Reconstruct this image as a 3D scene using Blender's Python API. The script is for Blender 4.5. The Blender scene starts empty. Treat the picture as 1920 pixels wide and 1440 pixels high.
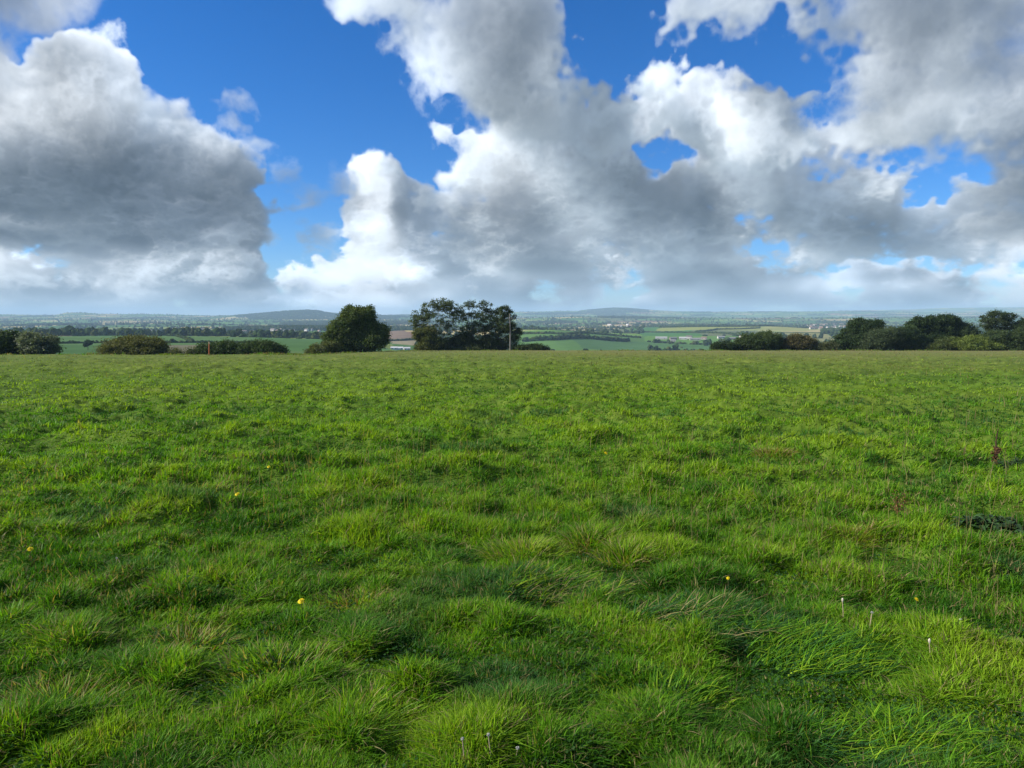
# Meadow above a wide farmed valley under broken cumulus.
import bpy, math, time
import numpy as np
from concurrent.futures import ThreadPoolExecutor
from mathutils import Vector, Matrix
C = bpy.context.scene
COL = C.collection
R = math.radians
EYE = 1.6                      # eye height above the turf
PITCH = R(5.37)
F_PX = 1386.0                  # focal length of the photograph in its own pixels (1920 wide)
SUN_AZ, SUN_EL = R(-96.0), R(30.0)   # sun stands to the left, a little ahead
SUN_DIR = Vector((math.sin(SUN_AZ)*math.cos(SUN_EL), math.cos(SUN_AZ)*math.cos(SUN_EL), math.sin(SUN_EL)))

# ---------------------------------------------------------------- camera
cam = bpy.data.objects.new('camera', bpy.data.cameras.new('camera')); COL.objects.link(cam)
cam.location = (0, 0, EYE); cam.rotation_euler = (R(90) - PITCH, 0, 0)
cam.data.sensor_width = 36.0; cam.data.lens = F_PX/1920*36.0
cam.data.clip_start = 0.05; cam.data.clip_end = 60000
C.camera = cam
C.view_settings.view_transform = 'Standard'; C.view_settings.look = 'None'
C.view_settings.exposure = 0.55; C.view_settings.gamma = 1.0
C.render.engine = 'CYCLES'
C.cycles.use_denoising = True
C.cycles.max_bounces = 8; C.cycles.diffuse_bounces = 3; C.cycles.glossy_bounces = 2
C.cycles.transmission_bounces = 4; C.cycles.transparent_max_bounces = 6; C.cycles.volume_bounces = 1
C.render.film_transparent = False

# ---------------------------------------------------------------- sun
sl = bpy.data.lights.new('sun', 'SUN'); sl.energy = 5.0; sl.angle = R(0.6); sl.color = (1.0, 0.93, 0.82)
so = bpy.data.objects.new('sun', sl); COL.objects.link(so)
so.rotation_euler = (-SUN_DIR).to_track_quat('-Z', 'Y').to_euler()

# ---------------------------------------------------------------- sky: clear air from the Sky Texture, clouds marched from noise
def px_dir(x, y):
    u = (x-960)/F_PX; v = (720-y)/F_PX
    d = np.array([u, math.cos(PITCH)+v*math.sin(PITCH), -math.sin(PITCH)+v*math.cos(PITCH)])
    return d/np.linalg.norm(d)
AZ0,AZ1,EL0,EL1=-46.0,46.0,-1.5,27.0
def bsp(n,m,off=0.0):
    """n output samples across m lattice cells, cubic B-spline weights"""
    t=np.arange(n)/n*m+off; i=np.floor(t).astype(int); f=t-i
    W=np.zeros((n,m+4),np.float32); r=np.arange(n)
    for k,w in enumerate(((1-f)**3/6,(3*f**3-6*f*f+4)/6,(-3*f**3+3*f*f+3*f+1)/6,f**3/6)):
        W[r,np.clip(i+k,0,m+3)]+=w
    return W
def taps(n,m):
    t=np.arange(n)/n*m; i=t.astype(int); f=(t-i).astype(np.float32)
    return i,((1-f)**3/6,(3*f**3-6*f*f+4)/6,(-3*f**3+3*f*f+3*f+1)/6,f**3/6)
def noise3(lat,nz,ny,nx):
    mz,my,mx=[n-4 for n in lat.shape]
    iz,wz=taps(nz,mz); iy,wy=taps(ny,my); ix,wx=taps(nx,mx)
    out=np.empty((nz,ny,nx),np.float32)
    for k in range(nz):
        a=sum(lat[iz[k]+j]*wz[j][k] for j in range(4))
        a=sum(a[iy+j]*wy[j][:,None] for j in range(4))
        o=out[k]; o[:]=0
        for j in range(4): o+=a.take(ix+j,1)*wx[j]
        o*=np.float32(1.9)
    return out
def noise2(rng,ny,nx,my,mx):
    a=rng.standard_normal((my+4,mx+4)).astype(np.float32)
    return (bsp(ny,my)@a@bsp(nx,mx).T)*1.6
def sstep(a,b,x):
    t=np.clip((x-a)/(b-a),0,1); return t*t*(3-2*t)
# cloud masses: (bearing/elevation given through the column and row they stand at, half sizes, strength)
G_LEFT=[(142,150,70,58,1.2),(105,188,70,56,1.1),(110,105,40,34,.9),(165,100,48,34,1),(205,130,44,42,1),(222,165,30,34,.9),(60,128,34,18,.8),(35,126,22,13,.8),(150,330,250,140,1.2),(290,350,160,110,1.1),(375,400,105,110,1.2),
  (185,225,50,50,1),(268,222,20,18,.9),(300,246,34,26,.9),(345,252,28,22,.95),(385,280,40,28,.95),(420,300,34,26,.95),(450,340,32,34,.9),
  (400,465,88,100,1.2),(150,430,260,110,1),(430,535,80,36,1),(490,560,40,22,.8),(300,520,200,50,.9),(-70,380,150,210,1.3),(100,500,150,30,.5),(230,560,260,30,.5)]
G_CORNER=[(0,-15,150,45,.8),(-50,50,55,80,.6)]
G_MID=[(1400,445,130,55,.9),(1510,450,100,40,.9),(712,345,58,58,1.1),(680,320,26,26,.9),(735,318,36,30,.9),(690,430,46,62,1.05),(752,400,66,74,1.15),(800,365,26,30,.85),(820,395,40,40,.9),(875,330,75,75,1),(850,265,34,30,.7),(910,400,110,90,1.1),(1010,370,140,130,1.5),
  (1010,450,190,75,1.1),(960,275,90,60,.9),(1150,400,150,110,1.1),(1290,400,140,100,1.1),(1220,215,100,90,1.1),(1160,210,60,80,.9),(1265,135,40,38,1.0),(1225,150,40,40,.9),(1335,165,52,36,1.0),(1380,150,40,30,.9),(1430,180,60,50,1.0),(1430,240,100,70,1.0),(1340,230,110,80,1.0),
  (1110,290,120,70,.9),(1420,330,130,100,1.1),(1500,220,110,80,1),(1590,430,180,70,1.1),(1560,330,110,90,1),(1680,370,70,40,.8),(1760,410,120,55,1.0),(1880,350,90,60,1.0),(1840,450,110,40,1),
  (1640,460,110,32,.9),(1300,475,170,45,1.0),(1150,490,170,35,.9),(850,475,90,40,.9),(790,470,60,46,.8)]
G_NEAR=[(930,60,150,110,1.0),(1010,150,120,95,1.0),(880,150,60,80,.6),(840,10,190,34,.75),(700,0,120,26,.55),(1110,190,80,80,.8),(1590,100,170,120,1.1),(1700,120,250,140,1.2),(1860,180,200,130,1.2),
  (1340,20,130,50,.75),(1430,20,120,60,.8),(1600,225,160,90,1.0),(1770,235,200,60,1.0),(1850,40,200,110,1.2),(1990,300,120,200,1)]
_r=np.random.default_rng(77)
G_FAR=[(565,520,50,30,.95),(640,520,80,36,1.0),(735,515,60,32,1.0),(860,525,110,45,.9),(960,520,110,50,.9),(1080,520,150,45,.9),(1250,525,150,35,.8),(1420,530,130,30,.7),(1560,520,120,28,.7),
  (1700,505,120,30,.7),(1830,510,120,34,.75),(1900,560,120,22,.45),(1300,560,260,22,.5),(1000,565,250,22,.5),(700,560,220,32,.75),(1640,560,180,20,.4),(80,525,80,36,.8),(-10,540,46,40,.9),(160,545,120,30,.6),(330,570,300,20,.5),(130,505,26,22,.7)]
G_FAR+=[(x+_r.uniform(-8,8),497+_r.uniform(-12,18)+(8 if x>640 else 0),_r.uniform(14,26),_r.uniform(12,20),.95) for x in range(520,800,18)]
G_FAR+=[(x,_r.uniform(485,560),_r.uniform(25,70),_r.uniform(7,14),.95) for x in range(820,1960,30)]
G_FAR+=[(x,_r.uniform(495,560),_r.uniform(25,60),_r.uniform(6,12),.7) for x in range(0,260,30)]
G_WISP=[(530,350,40,26,.6),(560,375,40,22,.6),(510,330,40,30,.3),(600,455,50,26,.6),(630,470,40,20,.55),(772,263,20,12,.45),(460,200,30,12,.22),(415,238,34,14,.25),(470,268,26,12,.32),(640,345,40,25,.3),(255,185,36,8,.34),(820,200,50,50,.25),(560,470,60,18,.4)]
HOLES=[(1410,118,105,36,1.0),(1145,40,52,75,.9),(1245,300,30,22,.6),(1790,298,75,20,.8),(1735,345,26,26,.65),(1385,405,40,14,.2),(545,450,36,60,.6),(1510,462,110,9,.35),(1700,488,100,9,.3),(45,480,66,22,.8),(1650,305,70,16,.35),(1340,90,50,26,.6),(885,220,30,16,.5)]
SHADE=[(180,385,280,70,2.2),(380,400,110,100,1.8),(120,300,140,60,.8),(330,540,260,35,.9),(60,290,120,120,.7),(1120,150,90,100,.9),(1010,100,120,110,.7),(1600,80,170,90,1.1),(1520,20,100,50,.8),(1750,60,120,60,.6),(860,40,120,40,.4),(1520,390,90,70,.5),(1580,420,130,50,.6),(1050,480,130,40,.5),(1350,450,90,40,.3),(870,460,80,50,.5),(775,365,44,66,1.0),(1850,400,80,60,.9),(545,365,60,40,1.3),(600,400,60,80,.9),(1850,260,100,40,.5),(20,40,160,80,1.0),(960,440,90,60,.6)]
LIT=[(100,500,220,36,.9),(250,565,330,22,.8),(430,575,120,16,.6),(140,150,130,105,2.3),(110,110,60,50,.6),(695,335,44,50,.8),(684,440,40,44,.6),(1390,290,60,100,1.0),(1820,160,110,100,.9),(1250,160,70,50,.9),(1340,160,60,40,.9),(290,225,50,40,.8),(350,260,60,40,.6),(1080,425,75,50,1.2),(1195,465,95,45,1.2),(1780,390,80,50,.9),(1850,470,90,25,.9),(1600,310,120,40,.5),(1480,470,120,25,.7),(940,350,60,60,.6),(1720,130,120,60,.5),(880,290,60,50,.6),(860,110,60,70,.6),(640,510,90,30,.8),(750,500,60,20,.8),(1000,355,90,60,1.0),(1660,370,70,30,.8),(1780,380,40,50,.7),(1430,60,60,40,.6),(1180,230,50,50,.5),(130,420,200,14,.3),(240,470,240,12,.3)]
def field(lst,AZ,EL):
    out=np.zeros(AZ.shape,np.float32)-3.0
    for x,y,rx,ry,w in lst:
        d=px_dir(x,y); az=math.degrees(math.atan2(d[0],d[1])); el=math.degrees(math.asin(d[2]))
        k=math.degrees(1/F_PX)*0.93
        q=((AZ-az)/(rx*k))**2+((EL-el)/(ry*k))**2
        v=w*(1.0-q*0.62)
        out=np.logaddexp(out*9,np.maximum(v,-3.0)*9)/9
    return np.maximum(out,-1.2)
def shift(a,dx,dy,dz):
    """a sampled at position + (dx,dy,dz), zero outside"""
    out=np.zeros_like(a); nz,ny,nx=a.shape
    def s(d,n): return (slice(max(0,-d),min(n,n-d)),slice(max(0,d),min(n,n+d)))
    X,Y,Z=s(dx,nx),s(dy,ny),s(dz,nz)
    if min(X[0].stop-X[0].start,Y[0].stop-Y[0].start,Z[0].stop-Z[0].start)<=0: return out
    out[Z[0],Y[0],X[0]]=a[Z[1],Y[1],X[1]]; return out
def make_clouds(ppd=16,nz=48,seed=5):
    """marches light through a block of noise-shaped cloud density; returns premultiplied light and cover, row 0 lowest"""
    rng=np.random.default_rng(seed)
    nx=int((AZ1-AZ0)*ppd)//4*4; ny=int((EL1-EL0)*ppd)//4*4
    AZ,EL=np.meshgrid(AZ0+(np.arange(nx)+.5)/nx*(AZ1-AZ0),EL0+(np.arange(ny)+.5)/ny*(EL1-EL0))
    AZ=AZ.astype(np.float32);EL=EL.astype(np.float32)
    # bend the outlines first, big then small
    def warp(c,amp): return noise2(rng,ny,nx,int((EL1-EL0)/c),int((AZ1-AZ0)/c))*amp
    low=np.clip((EL-0.5)/9,0.22,1)
    wa=(warp(4.5,.22)+warp(2.0,.24)+warp(.9,.24)+warp(.45,.15)+warp(.22,.07))*low; we=(warp(4.5,.16)+warp(2.0,.20)+warp(.9,.20)+warp(.45,.13)+warp(.22,.06))*low
    A2,E2=AZ+wa,EL+we
    def fbm3(c0,n,gain,flat=1.0,bil=.5):
        job=[];amp=1.;c=c0;t=0.
        for i in range(n):
            job.append((i,amp,rng.standard_normal((max(2,int(nz/(c*16/3.5))+1)+4,max(2,int((EL1-EL0)/(c*flat)))+4,max(2,int((AZ1-AZ0)/c))+4)).astype(np.float32)))
            t+=amp*amp; amp*=gain; c/=2.03
        def run(j):
            i,amp,lat=j; a=noise3(lat,nz,ny,nx)
            if i:
                m=np.abs(a); m*=np.float32(-1.6*bil); m+=np.float32(.88*bil); a*=np.float32(1-bil); a+=m
            a*=np.float32(amp/math.sqrt(t)); return a
        out=np.zeros((nz,ny,nx),np.float32)
        with ThreadPoolExecutor(3) as ex:
            for a in ex.map(run,job): out+=a
        return out
    n_hi=fbm3(4.4,7,.64,bil=.6)
    n_lo=fbm3(2.1,6,.68,.55,bil=.6)
    wl=sstep(5.0,13.0,EL)[None]
    n=n_hi*wl+n_lo*(1-wl); del n_hi,n_lo
    z=np.arange(nz,dtype=np.float32)[:,None,None]
    hole=np.clip(field([(a,b,c*1.3,d*1.35,e) for a,b,c,d,e in HOLES],A2,E2)+.5+.28*warp(1.6,1.)+.28*warp(.7,1.)+.2*warp(.35,1.),0,1.3)*.62
    dens=np.zeros((nz,ny,nx),np.float32)
    lay=[(G_LEFT,12,8,.42,3.6,.5,1),(G_CORNER,6,4,.6,.9,0,.5),(G_NEAR,8,6,.85,.75,1.2,.5),(G_FAR,41,6,1.1,1.7,1.1,1),(G_WISP,20,4,.75,.8,0,.4)]
    jit=np.random.default_rng(4).uniform(-5,5,len(G_MID)); zm=np.array([14+(e[1]-150)/330*21 for e in G_MID])+jit
    for k in range(5):
        sub=[e for e,q in zip(G_MID,zm) if (k==0 or q>=12+k*5) and (k==4 or q<17+k*5)]
        if sub: lay.append((sub,14+k*5.2,5.5,.80,2.0,1.05,.95))
    for lst,zc,zr,amp,sharp,hw,mx in lay:
        cov=field(lst,A2,E2)-hole*hw
        d=(cov[None]-((z-zc)/zr)**2*.75+n*np.float32(amp)-.12)*np.float32(sharp)
        np.clip(d,0,mx,out=d); dens=np.maximum(dens,d)
    del n
    # light: optical depth towards the sun (from the left, above, a little behind the viewer)
    L=np.array([-.70,.66,-.10]); q=4
    dc=dens.reshape(nz,ny//q,q,nx//q,q).mean((2,4))
    def depth(Lv,steps,first):
        t=np.zeros_like(dc); pos=0.;w=first
        for i in range(steps):
            pos+=w
            t+=shift(dc,int(round(Lv[0]*pos*ppd/16)),int(round(Lv[1]*pos*ppd/16)),int(round(Lv[2]*pos)))*w
            w*=1.12
        return t*q
    def upz(a):
        a=np.repeat(np.repeat(a,q,1),q,2)
        k=np.ones(5)/5
        for ax in (1,2):
            a=sum(np.roll(a,s,ax) for s in (-2,-1,0,1,2))/np.float32(5)
        return a
    sig=.075
    ts=upz(depth(L,20,1.0))
    fine=np.zeros_like(dens)
    for r,w in ((1.5,1.3),(3,1.7),(5,2.),(8,3.)): fine+=shift(dens,int(round(L[0]*r*ppd/16)),int(round(L[1]*r*ppd/16)),0)*np.float32(w)
    ts=ts*.62+fine*2.6
    tu=upz(depth(np.array([0,1.,0]),16,1.0)); td=upz(depth(np.array([0,-1.,0]),16,1.0))
    S=.62*np.exp(-sig*ts)+.26*np.exp(-sig*.33*ts)+.12*np.exp(-sig*.10*ts)
    up=.25+.75*np.exp(-sig*.42*tu); dn=.25+.75*np.exp(-sig*.42*td); del ts,tu,td,fine
    f32=lambda *v: np.array(v,np.float32)
    sun=f32(1.0,.985,.955); skyc=f32(.150,.205,.29); bas=f32(.148,.19,.215)
    dk=np.clip(field(SHADE,A2,E2)+.5,0,2.5)-np.clip(field(LIT,A2,E2)+.5,0,2.3)+.38*sstep(-8,6,AZ)
    lo_=1-sstep(2,9,EL); dk=dk+.42*(warp(3.2,1.)+warp(1.5,.6))*(1-lo_)+lo_*(.6*noise2(rng,ny,nx,26,30)+.45*noise2(rng,ny,nx,50,64))
    dk=dk-1.25*(1-sstep(1.5,8,EL))
    kS=np.exp(-.85*dk).astype(np.float32); kA=np.exp(-.30*dk).astype(np.float32)
    T=np.ones((ny,nx),np.float32); out=np.zeros((ny,nx,3),np.float32)
    for k in range(nz):
        a=1-np.exp(-dens[k]*np.float32(.55)); wgt=(T*a)[...,None]
        m=S[k]*kS*np.float32(1.1); m=m/(1+m*m*m)**np.float32(.34)
        c=m[...,None]*sun*np.float32(.80)+(up[k]*kA)[...,None]*skyc+(dn[k]*kA)[...,None]*bas+f32(.03,.05,.075)
        out+=wgt*c; T*=(1-a)
    alpha=1-T
    # distant cloud sinks into the air's own colour near the horizon
    hz=(np.exp(-np.clip(EL,0,90)/2.4)*.50)[...,None]
    out=out*(1-hz)+alpha[...,None]*hz*f32(.35,.49,.65)
    img=np.empty((ny,nx,4),np.float32); img[...,:3]=out; img[...,3]=alpha
    return img
PPD=24; GRASS_N=1650000; HAZE=9e-5
def make_rest(seed=9):
    """coarse broken cloud for the whole dome (what the view does not reach)"""
    rng=np.random.default_rng(seed); nx,ny=720,180
    n=sum(noise2(rng,ny,nx,int(6*2**k),int(14*2**k))*.62**k for k in range(5))
    m=sum(noise2(rng,ny,nx,int(10*2**k),int(24*2**k))*.6**k for k in range(4))
    a=sstep(-.25,.75,n); g=np.clip(.50+.13*m,.25,.85)
    img=np.empty((ny,nx,4),np.float32); img[...,:3]=(g*a)[...,None]*np.array([.92,1.0,1.1]); img[...,3]=a
    k=np.arange(60); f=(k/60.)[None,:,None]; img[:,:60]=img[:,:60]*f+img[:,-60:]*(1-f)   # meets itself behind
    return img
def as_image(name,arr):
    im=bpy.data.images.new(name,arr.shape[1],arr.shape[0],alpha=True,float_buffer=True)
    im.colorspace_settings.name='Non-Color'; im.alpha_mode='CHANNEL_PACKED'
    im.pixels.foreach_set(np.ascontiguousarray(arr,dtype=np.float32).ravel()); im.update(); im.pack()
    return im
w=bpy.data.worlds.new('World'); C.world=w; w.use_nodes=True
nt=w.node_tree; nt.nodes.clear()
def N(t,**kw):
    n=nt.nodes.new(t)
    for k,v in kw.items(): setattr(n,k,v)
    return n
def MA(op,a,b=None,c=None,clamp=False):
    n=N('ShaderNodeMath',operation=op); n.use_clamp=clamp
    for i,v in enumerate((a,b,c)):
        if v is None: continue
        if isinstance(v,(int,float)): n.inputs[i].default_value=v
        else: nt.links.new(v,n.inputs[i])
    return n.outputs[0]
SKY_K=0.10
sky=N('ShaderNodeTexSky',sky_type='NISHITA'); sky.sun_disc=False; sky.sun_elevation=SUN_EL; sky.sun_rotation=SUN_AZ
sky.altitude=150; sky.air_density=0.9; sky.dust_density=0.05; sky.ozone_density=6.0
hs=N('ShaderNodeHueSaturation'); hs.inputs['Saturation'].default_value=1.22; hs.inputs['Value'].default_value=.9
nt.links.new(sky.outputs[0],hs.inputs['Color'])
tc=N('ShaderNodeTexCoord'); sx=N('ShaderNodeSeparateXYZ'); nt.links.new(tc.outputs['Generated'],sx.inputs[0])
az=MA('ARCTAN2',sx.outputs[0],sx.outputs[1]); el=MA('ARCSINE',sx.outputs[2])
def tex(img,a0,a1,e0,e1):
    u=MA('MULTIPLY_ADD',az,1/(R(a1)-R(a0)),-R(a0)/(R(a1)-R(a0))); v=MA('MULTIPLY_ADD',el,1/(R(e1)-R(e0)),-R(e0)/(R(e1)-R(e0)))
    c=N('ShaderNodeCombineXYZ'); nt.links.new(u,c.inputs[0]); nt.links.new(v,c.inputs[1])
    t=N('ShaderNodeTexImage'); t.image=img; t.interpolation='Cubic'; t.extension='EXTEND'; nt.links.new(c.outputs[0],t.inputs[0]); return t
t1=tex(as_image('cloud_light_front',make_clouds(PPD,seed=5)),AZ0,AZ1,EL0,EL1)
t2=tex(as_image('cloud_light_rest',make_rest()),-180,180,0,90)
m1=MA('MULTIPLY',MA('SUBTRACT',R(45.5),MA('ABSOLUTE',az)),1/R(6),clamp=True)
m2=MA('MULTIPLY',MA('SUBTRACT',R(26.8),el),1/R(3),clamp=True)
mask=MA('MULTIPLY',m1,m2)
def MIX(a,b,f):
    n=N('ShaderNodeMix',data_type='RGBA'); nt.links.new(f,n.inputs[0]); nt.links.new(a,n.inputs[6]); nt.links.new(b,n.inputs[7]); return n.outputs[2]
cl=MIX(t2.outputs['Color'],t1.outputs['Color'],mask)
am=N('ShaderNodeMix',data_type='FLOAT'); nt.links.new(mask,am.inputs[0]); nt.links.new(t2.outputs['Alpha'],am.inputs[2]); nt.links.new(t1.outputs['Alpha'],am.inputs[3])
inv=MA('SUBTRACT',1.0,am.outputs[0])
clear=N('ShaderNodeVectorMath',operation='SCALE'); air=N('ShaderNodeMix',data_type='RGBA',blend_type='MULTIPLY'); air.inputs[0].default_value=1.0; air.inputs[7].default_value=(.84,.95,1.14,1); nt.links.new(hs.outputs[0],air.inputs[6]); nt.links.new(air.outputs[2],clear.inputs[0]); nt.links.new(inv,clear.inputs[3])
cls=N('ShaderNodeVectorMath',operation='SCALE'); nt.links.new(cl,cls.inputs[0]); cls.inputs[3].default_value=.72/SKY_K
tot=N('ShaderNodeVectorMath',operation='ADD'); nt.links.new(clear.outputs[0],tot.inputs[0]); nt.links.new(cls.outputs[0],tot.inputs[1])
bg=N('ShaderNodeBackground'); bg.inputs[1].default_value=SKY_K; nt.links.new(tot.outputs[0],bg.inputs[0])
wo=N('ShaderNodeOutputWorld'); nt.links.new(bg.outputs[0],wo.inputs[0])
w.cycles.sampling_method='MANUAL'; w.cycles.sample_map_resolution=1024
# ---------------------------------------------------------------- helpers
_tab=np.random.default_rng(3).standard_normal((256,256)).astype(np.float64)
def vn(x,y,scale,seed=0):
    """smooth lattice noise at world points, about unit variance"""
    ca,sa=math.cos(.6+seed*1.3),math.sin(.6+seed*1.3); x=np.asarray(x,float)/scale; y=np.asarray(y,float)/scale; x,y=x*ca-y*sa+seed*17.31,x*sa+y*ca+seed*7.77
    i=np.floor(x).astype(int); j=np.floor(y).astype(int); f=x-i; g=y-j
    f=f*f*f*(f*(6*f-15)+10); g=g*g*g*(g*(6*g-15)+10)
    t=lambda a,b: _tab[(a+seed*31)%256,(b+seed*57)%256]
    return ((t(i,j)*(1-f)+t(i+1,j)*f)*(1-g)+(t(i,j+1)*(1-f)+t(i+1,j+1)*f)*g)*1.25
def ss(a,b,x):
    t=np.clip((np.asarray(x,float)-a)/(b-a),0,1); return t*t*(3-2*t)
def mesh_obj(name,v,f,mat=None,parent=None,col=None,smooth=False,loc=None):
    """v (n,3); f = list of face arrays (m,k); col (n,3|4) point colours"""
    me=bpy.data.meshes.new(name); v=np.ascontiguousarray(v,np.float32)
    fs=f if isinstance(f,list) else [f]
    fs=[np.asarray(a,np.int32) for a in fs if len(a)]
    me.vertices.add(len(v)); me.vertices.foreach_set('co',v.ravel())
    nl=sum(a.size for a in fs); nf=sum(len(a) for a in fs)
    me.loops.add(nl); me.loops.foreach_set('vertex_index',np.concatenate([a.ravel() for a in fs]))
    me.polygons.add(nf)
    tot=np.concatenate([np.full(len(a),a.shape[1],np.int32) for a in fs]); st=np.zeros(nf,np.int32); st[1:]=np.cumsum(tot)[:-1]
    me.polygons.foreach_set('loop_start',st)
    try: me.polygons.foreach_set('loop_total',tot)
    except Exception: pass
    me.polygons.foreach_set('use_smooth',np.full(nf,smooth,bool))
    if col is not None:
        a=me.attributes.new('tint','FLOAT_COLOR','POINT'); c=np.ones((len(v),4),np.float32); c[:,:3]=col[:,:3]
        a.data.foreach_set('color',c.ravel())
    me.update(calc_edges=True)
    o=bpy.data.objects.new(name,me); COL.objects.link(o)
    if mat: me.materials.append(mat)
    if parent: o.parent=parent
    if loc is not None: o.location=loc
    return o
def tag(o,label=None,cat=None,group=None,kind=None):
    if label: o['label']=label
    if cat: o['category']=cat
    if group: o['group']=group
    if kind: o['kind']=kind
    return o
def empty(name,loc):
    o=bpy.data.objects.new(name,None); COL.objects.link(o); o.location=loc; o.empty_display_size=.2; return o
class MB:
    """collects vertices, faces and colours for one mesh"""
    def __init__(s): s.v=[];s.f={};s.c=[];s.n=0
    def add(s,v,f,c=(.5,.5,.5)):
        v=np.asarray(v,float); f=np.asarray(f,int)
        c=np.asarray(c,float); c=np.broadcast_to(c,(len(v),3)) if c.ndim==1 else c
        s.v.append(v); s.c.append(c); s.f.setdefault(f.shape[1],[]).append(f+s.n); s.n+=len(v)
    def tube(s,pts,rad,k=7,c=(.5,.5,.5)):
        pts=np.asarray(pts,float); n=len(pts); rad=np.broadcast_to(np.asarray(rad,float),(n,))
        t=np.gradient(pts,axis=0); t/=np.linalg.norm(t,axis=1)[:,None]+1e-9
        ref=np.where(np.abs(t[:,2:3])>.9,np.array([[1.,0,0]]),np.array([[0,0,1.]]))
        a=np.cross(t,ref); a/=np.linalg.norm(a,axis=1)[:,None]+1e-9; b=np.cross(t,a)
        th=np.arange(k)*2*np.pi/k
        v=(pts[:,None]+(a[:,None]*np.cos(th)[None,:,None]+b[:,None]*np.sin(th)[None,:,None])*rad[:,None,None]).reshape(-1,3)
        i,j=np.meshgrid(np.arange(n-1),np.arange(k),indexing='ij'); j2=(j+1)%k
        f=np.stack([i*k+j,i*k+j2,(i+1)*k+j2,(i+1)*k+j],-1).reshape(-1,4)
        s.add(v,f,c)
        s.f.setdefault(k,[]).append(np.array([np.arange(k)[::-1],np.arange(k)+(n-1)*k])+s.n-len(v))
    def box(s,lo,hi,c=(.5,.5,.5)):
        x0,y0,z0=lo;x1,y1,z1=hi
        v=[(x0,y0,z0),(x1,y0,z0),(x1,y1,z0),(x0,y1,z0),(x0,y0,z1),(x1,y0,z1),(x1,y1,z1),(x0,y1,z1)]
        s.add(v,[(0,3,2,1),(4,5,6,7),(0,1,5,4),(1,2,6,5),(2,3,7,6),(3,0,4,7)],c)
    def leaves(s,p,size,rng,c,up=.35,asp=.62):
        """one bent leaf spray (two triangles sharing a rib) per point"""
        p=np.asarray(p,float); n=len(p)
        nrm=rng.standard_normal((n,3)); nrm[:,2]=np.abs(nrm[:,2])+up; nrm/=np.linalg.norm(nrm,axis=1)[:,None]
        d=rng.standard_normal((n,3)); d-=nrm*(d*nrm).sum(1)[:,None]; d/=np.linalg.norm(d,axis=1)[:,None]+1e-9
        e=np.cross(nrm,d); sz=(np.asarray(size)*rng.uniform(.65,1.35,n))[:,None]
        v=np.stack([p-d*sz*.5,p+e*sz*asp*.5+nrm*sz*.1,p+d*sz*.5,p-e*sz*asp*.5+nrm*sz*.1],1).reshape(-1,3)
        k=np.arange(n)[:,None]*4
        f=np.concatenate([k+np.array([[0,1,2]]),k+np.array([[0,2,3]])])
        s.add(v,f,np.repeat(np.asarray(c,float),4,0) if np.ndim(c)==2 else c)
    def build(s,name,mat,parent=None,smooth=False,loc=None):
        return mesh_obj(name,np.concatenate(s.v),[np.concatenate(a) for a in s.f.values()],mat,parent,np.concatenate(s.c),smooth,loc)
class NG:
    """tiny node-graph writer for a material"""
    def __init__(s,name):
        s.m=bpy.data.materials.new(name); s.m.use_nodes=True; s.t=s.m.node_tree; s.t.nodes.clear(); s.out=s.n('ShaderNodeOutputMaterial')
    def n(s,t,**k):
        q=s.t.nodes.new(t)
        for a,b in k.items(): setattr(q,a,b)
        return q
    def l(s,a,b): s.t.links.new(a,b)
    def noise(s,scale,detail=4,rough=.6,vec=None):
        q=s.n('ShaderNodeTexNoise'); q.inputs['Scale'].default_value=scale; q.inputs['Detail'].default_value=detail; q.inputs['Roughness'].default_value=rough
        if vec is None: vec=s.n('ShaderNodeNewGeometry').outputs['Position']
        s.l(vec,q.inputs['Vector']); return q.outputs['Fac']
    def ramp(s,f,stops):
        q=s.n('ShaderNodeValToRGB'); s.l(f,q.inputs[0]); e=q.color_ramp.elements
        while len(e)<len(stops): e.new(.5)
        for a,(p,c) in zip(e,stops): a.position=p; a.color=(*c,1)
        return q.outputs[0]
    def mix(s,a,b,f,mode='MIX'):
        q=s.n('ShaderNodeMix',data_type='RGBA',blend_type=mode)
        for v,i in ((f,0),(a,6),(b,7)):
            if isinstance(v,(int,float)): q.inputs[i].default_value=v
            elif isinstance(v,tuple): q.inputs[i].default_value=(*v,1)
            else: s.l(v,q.inputs[i])
        return q.outputs[2]
    def tint(s): return s.n('ShaderNodeAttribute',attribute_name='tint').outputs['Color']
def surf(g,col,rough=.7,spec=.3,bump=None,bd=.05,bs=.5):
    b=g.n('ShaderNodeBsdfPrincipled'); b.inputs['Roughness'].default_value=rough; b.inputs['Specular IOR Level'].default_value=spec
    if isinstance(col,tuple): b.inputs['Base Color'].default_value=(*col,1)
    else: g.l(col,b.inputs['Base Color'])
    if bump is not None:
        q=g.n('ShaderNodeBump'); q.inputs['Distance'].default_value=bd; q.inputs['Strength'].default_value=bs; g.l(bump,q.inputs['Height']); g.l(q.outputs[0],b.inputs['Normal'])
    return b
def mat_simple(name,var=.25,scale=6,rough=.8,spec=.2):
    """colour from the mesh's own tint, broken up by noise"""
    g=NG(name); f=g.noise(scale,5,.65)
    k=g.ramp(f,[(.25,(1-var,)*3),(.75,(1+var,)*3)])
    c=g.mix(g.tint(),k,1.0,'MULTIPLY'); b=surf(g,c,rough,spec,f,.02,.6); g.l(b.outputs[0],g.out.inputs[0]); return g.m
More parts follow.
